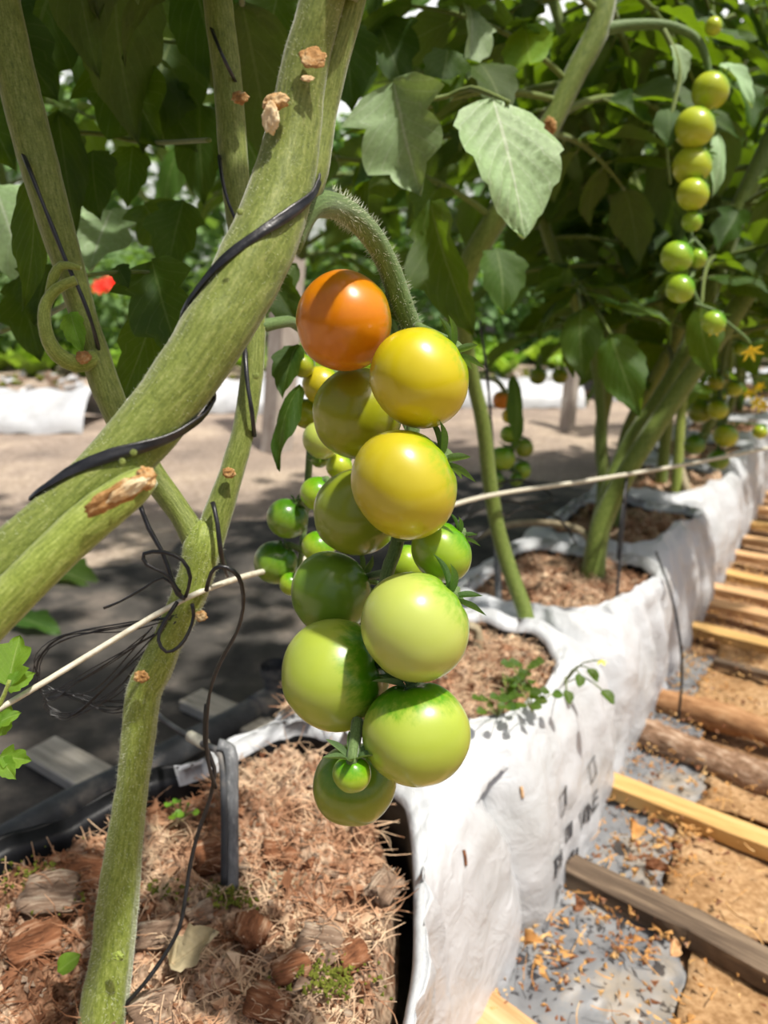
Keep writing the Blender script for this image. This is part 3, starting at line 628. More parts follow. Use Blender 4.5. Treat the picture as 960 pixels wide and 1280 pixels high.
# ------------------------------------------------------------------ left aisle: pipe, offcuts, drip gear
pp = empty('irrigation_pipe', row(.6, -.76, 0), 'dusty black irrigation pipe along the back of the near bag', 'pipe')
bm = BM(); tube(bm, [row(-.2, -.80, .034), row(.41, -.776, .034), row(.59, -.75, .034), row(.84, -.712, .034), row(1.0, -.70, .034), row(1.3, -.69, .034)], .020, 20, .03); add('pipe_run', bm, PIPE, pp)
bm = BM(); tc_ = row(.84, -.712, .03); tube(bm, [tc_, tc_+V((0, 0, .03)), tc_+V((0, 0, .055))], .019, 18, .02, caps=False); tube(bm, [tc_+V((0, 0, .048)), tc_+V((0, 0, .062))], .024, 18, .02, caps=False); tube(bm, [tc_+V((0, 0, .062)), tc_+V((0, 0, .03))], .017, 18, .02, caps=False); add('outlet', bm, PIPE, pp)
bm = BM(); tube(bm, [row(.79, -.715, .034), row(.89, -.709, .034)], .024, 18, .02); add('tee_joint', bm, PIPE, pp)
def offcut(px0, py0, px1, py1, wd, m, lab, z=.045):
    a, b = on_plane(px0, py0, z), on_plane(px1, py1, z); d = b-a; bm = BM(); bmesh.ops.create_cube(bm, size=1); bmesh.ops.scale(bm, vec=(d.length, wd, .018), verts=bm.verts); bmesh.ops.bevel(bm, geom=bm.edges[:], offset=.002, segments=1, affect='EDGES')
    return tag(link(bpy.data.objects.new('board_offcut', mesh_of(bm, 'board_offcut', m, False)), None, Matrix.Translation((a+b)/2-V((0, 0, .008))) @ Matrix.Rotation(math.atan2(d.y, d.x), 4, 'Z')), lab, 'board')
offcut(48, 930, 190, 1010, .055, WOODG, 'grey board offcut lying left of the thick stem', .03)
offcut(238, 868, 345, 915, .05, WOODG, 'pale board offcut lying behind the black pipe', .03)
def drip_stake(pts, r, label, m=GREYPL, tubepts=None, white=None, foot=None):
    root = empty('drip_stake', V(pts[-1]), label, 'drip stake'); bm = BM(); tube(bm, pts, r, 10, .008, ridge=.28, nridge=4); add('spike', bm, m, root)
    if tubepts: bm = BM(); tube(bm, tubepts, .0028, 8, .01); add('drip_tube', bm, PIPE, root)
    if white: bm = BM(); tube(bm, white, .0048, 10, .01); add('connector', bm, WIRE, root)
    return root
drip_stake([at(272, 932, .60), at(283, 936, .60), at(289, 948, .595), at(289, 1010, .59), at(289, 1112, .583)], .0052, 'grey hooked drip stake standing in the coir of the nearest bag',
           GREYPL, [at(190, 888, .72), at(215, 908, .67), at(243, 924, .63), at(262, 934, .605), at(276, 945, .595), at(280, 1000, .585), at(280, 1105, .578)], [at(238, 920, .635), at(256, 930, .617)])
drip_stake([at(584, 783, .98), at(594, 786, .98), at(598, 800, .98), at(594, 850, .965), at(588, 872, .96)], .006, 'pale hooked drip stake in the second bag, right of the green tomatoes', TANPL)
drip_stake([at(622, 640, 1.16), at(622, 700, 1.14), at(625, 790, 1.08)], .005, 'thin grey drip stake left of the leaning stem', GREYPL)
bm = BM(); tube(bm, [at(560, 690, 1.35), at(610, 665, 1.32), at(650, 654, 1.3), at(700, 656, 1.27), at(732, 668, 1.24), at(742, 700, 1.22), at(752, 755, 1.18)], .006, 10, .01)
tag(add('tube', bm, TANPL), 'tan bent tube arching into the third bag', 'tube')
bm = BM(); tube(bm, [at(847, 575, 1.75), at(858, 610, 1.7), at(868, 640, 1.65)], .010, 8, .02); tag(add('stake', bm, TANPL), 'tan wooden stake leaning beside the far stems', 'stake')

# ------------------------------------------------------------------ tomato fruit
def fruit_mesh(seg, rings, seed):
    bm = BM(); bmesh.ops.create_uvsphere(bm, u_segments=seg, v_segments=rings, radius=1); r = random.Random(seed); ph = r.random()*6
    for v in bm.verts:
        x, y, z = v.co; a = math.atan2(y, x); rad = math.hypot(x, y)
        k = 1+.012*math.cos(5*a+ph)*rad+.015*math.cos(2*a+ph*2)*rad+.02*noise.noise(v.co*1.1+V((seed, 0, 0)))
        zz = z*.955
        if z > 0: zz -= .16*math.exp(-(rad/.26)**2); zz -= .02*math.cos(5*a+ph)*math.exp(-((rad-.45)/.3)**2)
        else: zz += .03*math.exp(-(rad/.12)**2)
        v.co = V((x*k, y*k, zz*k))
    return bm
FR = [fruit_mesh(48, 32, k) for k in range(3)]
FRM = {}
def fruit_data(k, m, small=False):
    key = (k, m.name, small)
    if key not in FRM:
        if small: bm = fruit_mesh(20, 14, k)
        else: bm = FR[k].copy()
        FRM[key] = mesh_of(bm, 'tomato', m)
    return FRM[key]
def calyx_mesh(seed, n=6, L=.66, curl=.75, nl=8, nw=2):
    bm = BM(); r = random.Random(seed)
    for k in range(n):
        a = k*6.283/n+r.uniform(-.25, .25); up = r.uniform(.15, .15+curl); d = V((math.cos(a), math.sin(a), up)).normalized()
        blade(bm, leaf_matrix(V((math.cos(a)*.07, math.sin(a)*.07, .0)), V((math.cos(a)*.07, math.sin(a)*.07, .0))+d*L*r.uniform(.8, 1.15), V((0, 0, 1))), nl=nl, nw=nw, lobes=0, width=.15, droop=r.uniform(-.15, .35), cup=.4, ripple=.01, seed=k)
    me = mesh_of(bm, 'calyx', SEPAL); return me
CAL = [calyx_mesh(k) for k in range(3)]; CALS = calyx_mesh(9, 5, .75, .9, 4, 1)
def tomato(px, py, rpx, d, kind, label, cal=(.75, .6, -.25), group=None, sy=1.0, calyx=True, stalk_to=None, small=False, seed=None, stalk_r=.0022, big_calyx=1.0, parent=None):
    c = at(px, py, d); R = rpx*d/FPX; z = camdir(*cal); seed = int(px+py) if seed is None else seed
    x = z.cross(V((.3, .2, 1)) if abs(z.z) < .9 else V((1, 0, 0))).normalized(); y = z.cross(x)
    M = Matrix((x*R, y*R, z*R*sy)).transposed().to_4x4(); M.translation = c
    o = link(bpy.data.objects.new('tomato', fruit_data(seed % 3, TM[kind], small)), None, M); tag(o, label, 'tomato', group)
    top = c+z*R*.80*sy
    if calyx: link(bpy.data.objects.new('calyx', CALS if small else CAL[seed % 3]), o, M @ Matrix.Translation((0, 0, .84)) @ Matrix.Scale(big_calyx, 4))
    if stalk_to is not None:
        t = V(stalk_to); bm = BM(); k = top+z*min(R*.22, (t-top).length*.3); tube(bm, [top-z*R*.05, k, t], [stalk_r*1.3, stalk_r, stalk_r*1.15], 8, .003); me = mesh_of(bm, 'stalk', STEMD)
        link(bpy.data.objects.new('stalk', me), o, Matrix())
    return o
G1 = 'tomatoes of the large front truss'
tomato(430, 402, 62, .372, 'orange', 'orange ripening tomato at the top of the front truss', (.85, .35, -.45), G1, stalk_to=at(505, 400, .384))
tomato(524, 472, 63, .350, 'yellow', 'bright yellow tomato just right of the orange one', (.78, .62, -.12), G1, stalk_to=at(520, 408, .372), big_calyx=.95)
tomato(447, 517, 58, .408, 'olive', 'olive green tomato half hidden behind the bright yellow one', (.8, .3, -.5), G1, stalk_to=at(512, 500, .402))
tomato(505, 605, 70, .350, 'yellowgreen', 'large yellow green tomato below the bright yellow one', (.82, .55, -.15), G1, sy=.95, stalk_to=at(512, 545, .39))
tomato(447, 640, 55, .405, 'moss', 'mossy green tomato behind the large yellow green one', (.7, .3, -.6), G1, sy=1.05, stalk_to=at(500, 640, .392))
tomato(552, 690, 40, .374, 'green', 'small glossy green tomato at the right of the front truss', (.72, .66, -.2), G1, sy=.92, stalk_to=at(496, 672, .386))
tomato(414, 741, 52, .418, 'deep', 'shaded dark green tomato left of the truss stem', (.75, .3, -.55), G1, stalk_to=at(486, 715, .392))
tomato(519, 783, 69, .350, 'pale', 'large pale green tomato at the front of the truss', (.74, .62, -.22), G1, stalk_to=at(486, 740, .39))
tomato(420, 842, 70, .385, 'half', 'large pale tomato with dark green right shoulder, low on the left', (.86, .28, .28), G1, stalk_to=at(474, 800, .40))
tomato(521, 916, 67, .358, 'half', 'large two-tone green tomato low on the right', (-.15, .95, -.05), G1, stalk_to=at(478, 846, .39))
tomato(443, 980, 52, .392, 'moss', 'lowest tomato, round and olive green', (.0, .8, .35), G1, sy=.95, calyx=False)
tomato(440, 967, 24, .354, 'green', 'tiny green tomato in front of the lowest one', (.02, .93, .3), G1, stalk_to=at(447, 900, .366), big_calyx=2.3, stalk_r=.0026)
tomato(508, 706, 26, .42, 'green', 'green tomato glimpsed behind the truss stem', (-.3, .6, -.4), G1, calyx=False)

G2 = 'tomatoes of the truss behind the front one'
g2 = [(378, 457, 15, 'olive', 'dull orange tomato highest in the truss behind'), (402, 482, 25, 'yellowgreen', 'pale yellow tomato below the orange one, partly hidden'), (382, 517, 19, 'olive', 'small olive tomato left of the big olive one'),
      (402, 550, 24, 'pale', 'yellow green tomato peeping out behind the big olive one'), (424, 583, 17, 'lime', 'small lime tomato behind the large yellow green one'), (399, 574, 11, 'deep', 'tiny dark green tomato high in the truss behind'),
      (397, 617, 22, 'green', 'green tomato in the middle of the truss behind'), (359, 648, 26, 'deep', 'glossy dark green tomato at the left of the truss behind'), (345, 703, 28, 'deep', 'dark green tomato beside the end of the cream cord'), (398, 684, 21, 'green', 'light green tomato left of the mossy one'), (364, 730, 15, 'green', 'small green tomato just under the cream cord')]
for k, (x, y, r, kd, lab) in enumerate(g2): tomato(x, y, r, .52+.015*(k % 3), kd, lab, (.6, .7, -.2) if k < 6 else (.5, .75, .2), G2, calyx=k in (7, 8), seed=k, stalk_to=at(385, y-12, .55), big_calyx=.7)
G3 = 'tomatoes of the hanging truss at the upper right'
g3 = [(892, 33, 11, 'lime', 'tiny round tomato at the top of the upper right truss'), (888, 114, 23, 'lime', 'topmost large tomato of the upper right truss'), (868, 160, 25, 'lime', 'second large tomato of the upper right truss'), (865, 207, 24, 'lime', 'third large tomato of the upper right truss'),
      (866, 243, 20, 'lime', 'half hidden tomato under the third large one, upper right'), (865, 277, 13, 'green', 'small green tomato midway down the upper right truss'), (846, 321, 20, 'green', 'green tomato with a smaller one touching its right side'), (872, 323, 12, 'green', 'small tomato touching the right of a bigger green one'), (850, 361, 18, 'green', 'green tomato under the touching pair, upper right'), (892, 403, 15, 'green', 'lowest green tomato of the upper right truss, by the yellow flower')]
for k, (x, y, r, kd, lab) in enumerate(g3): tomato(x, y, r, .86+.008*(k % 2)-(.008 if k == 2 else 0), kd, lab, (.6, .6, .1) if k else (.9, .2, 0), G3, seed=k, stalk_to=at(888 if k < 2 else (872 if k < 6 else 868), y-18-(6 if k else 0), .875), small=r < 16, stalk_r=.0018, big_calyx=.9)
G4 = 'tomatoes of the low blurred truss at the right'
g4 = [(895, 478, 10, 'olive', 'small yellowing tomato high in the low right truss'), (918, 486, 10, 'lime', 'small bright tomato right of the yellowing one'), (903, 470, 9, 'olive', 'orange tinted little tomato under the yellow flower'), (897, 512, 13, 'lime', 'pale tomato in the middle of the low right truss'), (907, 545, 15, 'lime', 'largest bright tomato of the low right truss'),
      (875, 515, 15, 'moss', 'shaded tomato at the left of the low right truss'), (868, 556, 13, 'deep', 'dark green tomato low on the left of that truss'), (898, 575, 13, 'deep', 'lowest glossy dark tomato of the low right truss'), (898, 494, 10, 'green', 'little green tomato above the pale one'), (925, 435, 9, 'green', 'small green tomato beside the open yellow flower'), (950, 540, 9, 'lime', 'small bright tomato at the right edge of the photo')]
for k, (x, y, r, kd, lab) in enumerate(g4): tomato(x, y, r, 1.42+.02*(k % 3), kd, lab, (.4, .8, .2), G4, seed=k, small=True, stalk_to=at(900, y-14, 1.45), stalk_r=.002)
G5 = 'tomatoes of the low truss by the leaning stem'
g5 = [(628, 500, 12, 'orange', 'orange tomato of the truss by the leaning stem'), (637, 520, 10, 'yellow', 'yellowish tomato under the orange one by the leaning stem'), (637, 543, 12, 'green', 'middle green tomato of the truss by the leaning stem'), (628, 573, 16, 'green', 'largest green tomato of the truss by the leaning stem'), (655, 560, 12, 'moss', 'right hand green tomato by the leaning stem'), (652, 588, 12, 'green', 'lower right green tomato by the leaning stem'), (618, 600, 12, 'deep', 'lowest dark tomato by the leaning stem'), (645, 600, 9, 'deep', 'tiny dark tomato at the bottom by the leaning stem')]
for k, (x, y, r, kd, lab) in enumerate(g5): tomato(x, y, r, 1.22+.02*(k % 3), kd, lab, (.2, .9, .1), G5, seed=k, small=True, stalk_to=at(640, y-14, 1.25), stalk_r=.002)
G6 = 'small tomatoes behind the slanting stems'
for k, (x, y, r, kd, lab) in enumerate([(700, 470, 10, 'olive', 'yellow brown tomato left of the slanting stems'), (672, 470, 11, 'moss', 'dim green tomato far left of the slanting stems'), (826, 470, 10, 'olive', 'yellowish tomato between the two slanting stems'), (815, 520, 12, 'moss', 'dull green tomato under the slanting stems'), (842, 455, 8, 'orange', 'tiny orange tomato by the slanting stems')]): tomato(x, y, r, 1.6, kd, lab, (.2, .9, .1), G6, seed=k, small=True, stalk_to=at(x+4, y-26, 1.6), stalk_r=.002)

SUNPTS = [at(430, 400, .37), at(524, 472, .35), at(505, 605, .35), at(519, 783, .35), at(420, 842, .385), at(521, 916, .36), row(.30, -.35, .22), row(.45, -.35, .22), row(.5, -.27, .22), row(.65, -.25, .2), row(.38, -.22, .2), row(.25, -.30, .22), at(180, 500, .28), at(330, 250, .3), at(660, 200, .6), at(510, 180, .66), row(.62, -.1, 0), at(125, 290, .72), at(10, 280, .7), at(240, 480, .285), at(100, 640, .27), at(380, 120, .29), at(160, 1050, .47), at(245, 720, .46), at(290, 600, .466), at(545, 320, .67), row(.9, -.1, 0), row(1.2, -.1, 0), row(1.6, -.1, 0), at(868, 160, .86), at(850, 340, .86), row(1.15, -.25, .2), row(1.7, -.22, .2)]
def shades(p, rad):
    for q in SUNPTS:
        w_ = p-q; t = w_.dot(SUN_DIR)
        if t > .03 and (w_-SUN_DIR*t).length < rad: return True
    return False
def clear(p, rad):
    x, y, d = proj(p)
    if d < .35: return False
    m = rad*FPX/d*.7
    if d < 1.5 and 330-m < x < 600+m and 300-m < y: return False
    if d < .64 and x > 320-m and y > -80: return False
    if d < .95 and 800-m < x < 925+m and y < 430+m: return False
    if x < 590 and y > (330 if x < 330 else 420)-m*.6 and d < 3: return False
    if x >= 590 and y > 480-m*.5 and d < 2.2: return False
    if y > 560-m and d < 4 : return False
    return True
def foliate(root, paths, n, L=(.20, .30), kinds='nnd', far_=False, seed=0, shade=True, key='m', lo=0.0, tries=9):
    random.seed(seed); made = 0
    for k in range(n):
        for _ in range(tries):
            path = random.choice(paths); i = int(len(path)*random.uniform(lo, 1))-1; p = path[max(0, i)]
            a = random.random()*6.283; d = V((math.cos(a), math.sin(a), random.uniform(-.15, .55))).normalized(); LL = random.uniform(*L)
            mid = p+d*LL*.7+V((0, 0, -LL*.2)); tip = p+d*LL*1.15+V((0, 0, -LL*.45))
            if not far_ and not (clear(mid, LL*.33) and clear(tip, LL*.15)): continue
            if shade and (shades(mid, LL*.42) or shades(tip, LL*.3)): continue
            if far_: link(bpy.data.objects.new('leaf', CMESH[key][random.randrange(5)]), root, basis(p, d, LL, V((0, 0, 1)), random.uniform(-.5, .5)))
            else: compound(root, p, d, LL, kinds, random.uniform(-.5, .5))
            made += 1; break
    return made
# ------------------------------------------------------------------ the plants in front
def px_path(rows_): return [at(x, y, d) for x, y, d, w_ in rows_], [w_*d/FPX/2 for x, y, d, w_ in rows_]
def stem(parent, rows_, m=STEM, name='stem', seg=22, step=.006, ridge=.03, nr=5, lump=.05):
    P, R = px_path(rows_); bm = BM(); path, rr = tube(bm, P, R, seg, step, ridge, nr, True, lump); add(name, bm, m, parent); return path, rr
def scar(parent, px, py, d, rpx, nrm, sq=(1, 1, .5), name='cut_scar', m=SCAR, seed=0, ang=0):
    bm = BM(); bmesh.ops.create_icosphere(bm, subdivisions=4, radius=1); R = rpx*d/FPX
    z = nrm.normalized(); x = z.cross(V((.0, .0, 1))).normalized(); x = Matrix.Rotation(math.radians(-ang), 3, z) @ (x if x.x > 0 else -x); y = z.cross(x)
    for v in bm.verts:
        c = v.co*(1+.35*noise.noise(v.co*2.2+V((seed, 0, 0)))+.15*noise.noise(v.co*6+V((seed, 0, 0)))); rad = math.hypot(c.x, c.y)
        zz = c.z*sq[2]
        if zz > 0: zz -= .35*sq[2]*math.exp(-(rad/.5)**2)
        v.co = at(px, py, d)+(x*c.x*sq[0]+y*c.y*sq[1]+z*zz)*R
    return add(name, bm, m, parent)
# the thick slanting plant carrying the front truss
PM = empty('tomato_plant', at(-60, 830, .27), 'thick fuzzy tomato stem slanting across the left, carrying the front truss', 'tomato plant')
Mpath, Mrad = stem(PM, [(-70, 790, .262, 84), (0, 715, .264, 76), (90, 633, .27, 72), (150, 575, .275, 76), (205, 510, .28, 80), (270, 415, .285, 84), (322, 320, .292, 86), (352, 240, .297, 80), (368, 165, .298, 66), (380, 90, .295, 58), (398, 20, .29, 54), (420, -60, .285, 52)], STEM, seg=36, step=.004)
stem(PM, [(-60, 830, .252, 52), (20, 742, .253, 54), (80, 682, .256, 54), (130, 638, .26, 54), (165, 612, .264, 46), (186, 596, .268, 30)], STEMB, 'side_stem', 28, .004)
stem(PM, [(300, 392, .296, 20), (345, 300, .300, 46), (385, 225, .302, 46), (402, 150, .302, 36), (418, 80, .299, 36), (437, 10, .295, 36), (455, -60, .29, 36)], STEM, 'side_stem', 26, .004)
bm = BM()
tube(bm, *px_path([(352, 300, .30, 56), (378, 262, .302, 44), (398, 254, .308, 34), (430, 263, .330, 30), (462, 292, .352, 29), (484, 330, .366, 28), (496, 362, .374, 29), (506, 390, .380, 27), (514, 410, .384, 24), (520, 450, .392, 20), (518, 520, .398, 18), (508, 600, .395, 17), (496, 680, .388, 17), (484, 716, .386, 17), (478, 770, .392, 16), (468, 850, .388, 15), (449, 905, .372, 14), (444, 935, .362, 12)]), 18, .004, .03, 5, True, .06)
add('truss_stalk', bm, STEMD, PM)
tp, tr = smooth_path(*px_path([(352, 300, .30, 56), (398, 254, .308, 34), (430, 263, .330, 30), (462, 292, .352, 29), (484, 330, .366, 28), (496, 362, .374, 29), (514, 410, .384, 24)]), .004)
hairs(tp, tr, 700, .0032, PM, 'stalk_hair', .00008, (.25, 1))
hairs(Mpath, Mrad, 3500, .0016, PM, 'stem_hair', .00006)
scar(PM, 150, 617, .2475, 44, camdir(.35, -.45, .8), (1.0, .30, .16), seed=1, ang=-28)
scar(PM, 160, 612, .2450, 27, camdir(.35, -.45, .8), (1.0, .32, .22), m=SCARC, seed=6, ang=-28, name='cut_face')
scar(PM, 183, 598, .257, 13, camdir(.8, .1, .6), (.8, 1.1, .8), seed=2)
scar(PM, 344, 128, .2845, 17, camdir(-.4, .4, .85), (1.1, .7, .5), seed=3)
scar(PM, 338, 148, .2825, 13, camdir(-.5, -.2, .85), (.9, 1.3, .5), m=SCARC, seed=7, name='cut_face')
scar(PM, 391, 72, .2825, 17, camdir(0, .1, 1), (.9, .8, .12), seed=4)
scar(PM, 384, 98, .2830, 8, camdir(0, .1, 1), (1.0, .5, .2), m=SCARC, seed=5, name='cut_face')
for x, y in ((167, 566), (153, 577), (300, 265), (320, 470)): scar(PM, x, y, .2445 if y > 500 else .2645, 4, camdir(0, 0, 1), name='root_bump', m=STEM, seed=x)
# plant rooted in the near bag, forking in two
PA = empty('tomato_plant', at(130, 1275, .481), 'hairy tomato plant rooted in the nearest bag, forking into two branches', 'tomato plant')
Apath, Arad = stem(PA, [(128, 1290, .482, 60), (133, 1240, .48, 56), (141, 1190, .478, 50), (147, 1130, .476, 50), (155, 1060, .473, 44), (165, 985, .47, 37), (172, 930, .468, 40), (180, 865, .465, 42), (192, 840, .463, 42), (212, 795, .461, 37), (230, 760, .46, 42), (246, 715, .46, 44), (254, 684, .46, 48), (257, 664, .461, 38), (259, 650, .462, 14)], STEMB, seg=30, step=.005, ridge=.05, nr=6)
hairs(Apath, Arad, 5200, .0026, PA)
Lp, Lr = stem(PA, [(252, 690, .462, 38), (228, 645, .462, 30), (190, 592, .463, 32), (158, 540, .463, 34), (135, 490, .462, 36), (120, 445, .46, 36), (104, 395, .458, 32), (90, 345, .455, 36), (70, 280, .45, 42), (45, 190, .445, 48), (20, 90, .44, 48), (-8, -40, .43, 48)], STEM, 'branch', 22)
Rp, Rr = stem(PA, [(256, 692, .462, 40), (272, 645, .464, 36), (290, 590, .466, 30), (304, 540, .468, 28), (314, 480, .47, 28), (318, 420, .472, 28), (314, 350, .474, 30), (300, 270, .476, 34), (292, 190, .476, 36), (286, 110, .474, 36), (276, 30, .47, 36), (268, -40, .468, 36)], STEM, 'branch', 22)
for x, y, d, r, s in ((177, 846, .443, 9, 1), (286, 591, .452, 8, 2), (104, 447, .443, 10, 3), (148, 1195, .452, 7, 4), (300, 122, .456, 10, 5), (251, 770, .448, 8, 6)): scar(PA, x, y, d, r, camdir(-.1, .1, 1), (1, .8, .5), m=SCAR if s != 4 else STEMB, seed=s)
bm = BM(); tube(bm, *px_path([(118, 448, .455, 24), (95, 455, .447, 22), (72, 443, .44, 20), (58, 418, .436, 17), (56, 385, .436, 15), (70, 362, .436, 14), (95, 350, .436, 12)]), 14, .004); add('side_shoot', bm, STEMB, PA)
bm = BM(); tube(bm, *px_path([(60, 368, .438, 8), (68, 345, .436, 14), (78, 332, .436, 12), (100, 335, .434, 6)]), 10, .003); add('side_shoot', bm, STEMB, PA)
bm = BM(); tube(bm, *px_path([(318, 410, .47, 20), (345, 404, .48, 15), (368, 404, .50, 14), (385, 430, .54, 12), (390, 500, .56, 10), (385, 600, .57, 9), (378, 680, .57, 8), (372, 720, .57, 6)]), 10, .006); add('truss_stalk', bm, STEMD, PA)
for x, y, d in ((290, 130, .47), (60, 230, .44)): pass
# leaves of these two plants, one by one:  base px, tip px, depth, kind, variant, width, normal (right, up, toward)
def leaves(parent, rows_):
    for (x0, y0, x1, y1, d0, d1, kd, vr, ws, nr) in rows_: put_leaf(parent, at(x0, y0, d0), at(x1, y1, d1), camdir(*nr), kd, vr, ws)
leaves(PM, [(616, 124, 668, 284, .62, .60, 'q', 0, 1.12, (.2, .62, .75)), (492, 100, 516, 236, .66, .65, 'p', 2, 1.35, (-.5, .3, .85)), (538, 250, 566, 410, .70, .66, 'n', 0, .75, (-.75, .3, .6)),
            (560, 60, 552, 120, .72, .70, 'n', 1, 1.1, (.2, .5, .8)), (600, 80, 640, 118, .72, .69, 'n', 1, 1.2, (0, .75, .6)), (588, 8, 600, 82, .75, .72, 'p', 0, .8, (.5, .5, .6)), (655, 30, 672, 120, .8, .78, 'y', 3, 1.0, (.3, .1, -.9)),
            (620, 310, 640, 372, .85, .82, 'n', 1, 1.2, (.2, .5, .8)), (430, 30, 440, 110, .7, .68, 'd', 1, 1.2, (0, .4, .8)), (470, 20, 505, 90, .75, .72, 'd', 0, 1.2, (0, .4, .8)), (450, 240, 470, 190, .75, .7, 'd', 1, 1.0, (0, .4, .8))])
leaves(PA, [(190, 325, 216, 440, .52, .50, 'd', 2, 1.1, (-.2, .35, .9)), (200, 372, 158, 496, .54, .52, 'n', 0, .8, (.4, -.2, .85)), (140, 262, 108, 325, .75, .70, 'p', 2, 1.5, (.1, .35, .9)), (-6, 232, 24, 325, .72, .68, 'p', 1, 1.1, (.2, .3, .9)),
            (376, 482, 318, 552, .50, .48, 'd', 3, .8, (-.5, .6, .6)), (372, 430, 345, 478, .52, .50, 'd', 1, 1.0, (-.3, .2, .9)), (330, 340, 372, 400, .58, .56, 'd', 1, .8, (-.2, .3, .9)), (370, 330, 330, 380, .6, .58, 'n', 3, .8, (.3, .2, .9)),
            (70, -30, 20, 90, .60, .58, 'd', 1, 1.3, (.2, -.3, .9)), (-20, 0, 60, 110, .56, .56, 'd', 0, 1.2, (.2, -.3, .9)), (100, 40, 150, 120, .66, .64, 'd', 3, 1.3, (0, -.3, .9)), (140, 60, 190, 175, .62, .60, 'n', 2, 1.3, (-.2, -.3, .9)), (215, 50, 176, 130, .66, .60, 'd', 1, 1.4, (.2, .4, .9)),
            (240, -40, 262, 68, .58, .56, 'n', 3, 1.1, (.1, -.4, .9)), (160, -30, 220, 30, .7, .68, 'n', 0, 1.4, (0, .4, .9)), (116, 188, 112, 252, .62, .6, 'd', 1, 1.3, (0, -.3, .9)), (166, 182, 158, 238, .64, .62, 'n', 1, 1.0, (.2, -.3, .9)), (205, 110, 225, 170, .65, .63, 'd', 1, 1.3, (-.2, -.3, .9)),
            (60, 140, 90, 215, .66, .64, 'd', 0, 1.2, (0, -.2, .9)), (38, 225, 62, 345, .50, .48, 'n', 3, .55, (.7, -.2, .6)), (-30, 110, 10, 200, .6, .58, 'n', 2, 1.2, (.2, -.2, .9)), (72, 140, 85, 240, .6, .57, 'd', 3, .7, (.3, -.1, .9)), (25, 345, 40, 440, .62, .6, 'd', 0, .9, (0, .2, .9)), (88, 390, 96, 430, .45, .44, 'y', 1, .9, (0, .2, .9)),
            (230, 250, 205, 330, .66, .64, 'd', 0, 1.2, (0, -.2, .9)), (180, 255, 215, 315, .72, .7, 'n', 2, 1.2, (.1, .3, .9)), (250, 130, 245, 230, .68, .66, 'd', 1, .9, (0, -.2, .9)), (330, 40, 300, 110, .62, .6, 'd', 1, 1.2, (0, -.3, .9)), (350, -20, 330, 60, .64, .62, 'n', 0, 1.2, (0, -.3, .9)), (300, 160, 340, 230, .7, .68, 'n', 1, 1.1, (0, .3, .9)),
            (146, 332, 156, 350, .5, .49, 'd', 1, 1.2, (0, .3, .9)), (60, 330, 40, 400, .6, .58, 'd', 2, 1.0, (.1, -.2, .9))])
bm = BM()
for q in ([(80, 30, .62, 7), (140, 38, .63, 7), (200, 50, .64, 6), (290, 60, .6, 6)], [(75, 165, .62, 5), (130, 168, .64, 6), (180, 178, .64, 6), (262, 175, .5, 6)], [(0, 190, .6, 5), (30, 195, .58, 6), (50, 210, .5, 6)], [(100, 345, .47, 5), (150, 340, .5, 5), (190, 340, .52, 4)], [(0, 414, .7, 7), (50, 398, .66, 7), (100, 370, .5, 7)], [(500, 130, .66, 5), (560, 120, .68, 6), (590, 110, .66, 7), (636, 128, .62, 6)]): bm = BM(); tube(bm, *px_path(q), 7, .01); add('leaf_stalk', bm, STEMF, PA)

def grow_up(parent, a, b, r0, r1, name, m=STEM):
    d_ = (b-a); P = [a-d_*.01]+[a+d_*(k/7)+V((.015*math.sin(k*1.1), .012*math.sin(k*.8), 0))*(k/7) for k in range(8)]; bm = BM()
    tube(bm, P, [r0]+[r0+(r1-r0)*k/7 for k in range(8)], 18, .012, .03, 5, True, .05); add(name, bm, m, parent)
grow_up(PM, at(418, -50, .285), V((-.10, .42, 1.75)), .0080, .006, 'stem'); grow_up(PM, at(452, -50, .29), V((-.02, .40, 1.6)), .0056, .004, 'side_stem')
grow_up(PA, at(-6, -32, .43), V((-.45, .62, 1.7)), .0105, .006, 'branch'); grow_up(PA, at(268, -36, .468), V((-.18, .68, 1.8)), .0088, .005, 'branch')
foliate(PM, [[at(420, -60, .285).lerp(V((-.10, .42, 1.75)), k/20) for k in range(21)]], 16, (.26, .36), 'nnd', False, 808, lo=.15, tries=30)
foliate(PA, [[Lp[-1].lerp(V((-.45, .62, 1.7)), k/20) for k in range(21)], [Rp[-1].lerp(V((-.18, .68, 1.8)), k/20) for k in range(21)]], 22, (.24, .34), 'nnd', False, 809, lo=.0, tries=30)
# leafy shoot at the left edge
SH = empty('tomato_shoot', at(-25, 930, .40), 'young bright green leafy shoot at the left edge by the cream cord', 'shoot'); bm = BM()
tube(bm, *px_path([(-30, 930, .40, 7), (0, 880, .40, 6), (12, 850, .40, 5)]), 8, .004); tube(bm, *px_path([(-25, 935, .40, 5), (0, 945, .4, 3)]), 8, .004); add('stem', bm, STEMB, SH)
leaves(SH, [(10, 858, 22, 792, .40, .41, 'y', 2, 1.1, (.1, .3, .9)), (8, 862, 36, 840, .40, .40, 'y', 1, 1.1, (0, .4, .9)), (-6, 905, 22, 890, .40, .40, 'y', 0, 1.2, (0, .4, .9)), (0, 920, 12, 885, .40, .40, 'y', 1, .8, (.4, .3, .8)), (0, 945, 38, 950, .40, .40, 'y', 2, 1.1, (0, .5, .9)), (2, 948, 12, 968, .40, .39, 'y', 1, 1.1, (0, .5, .9))])
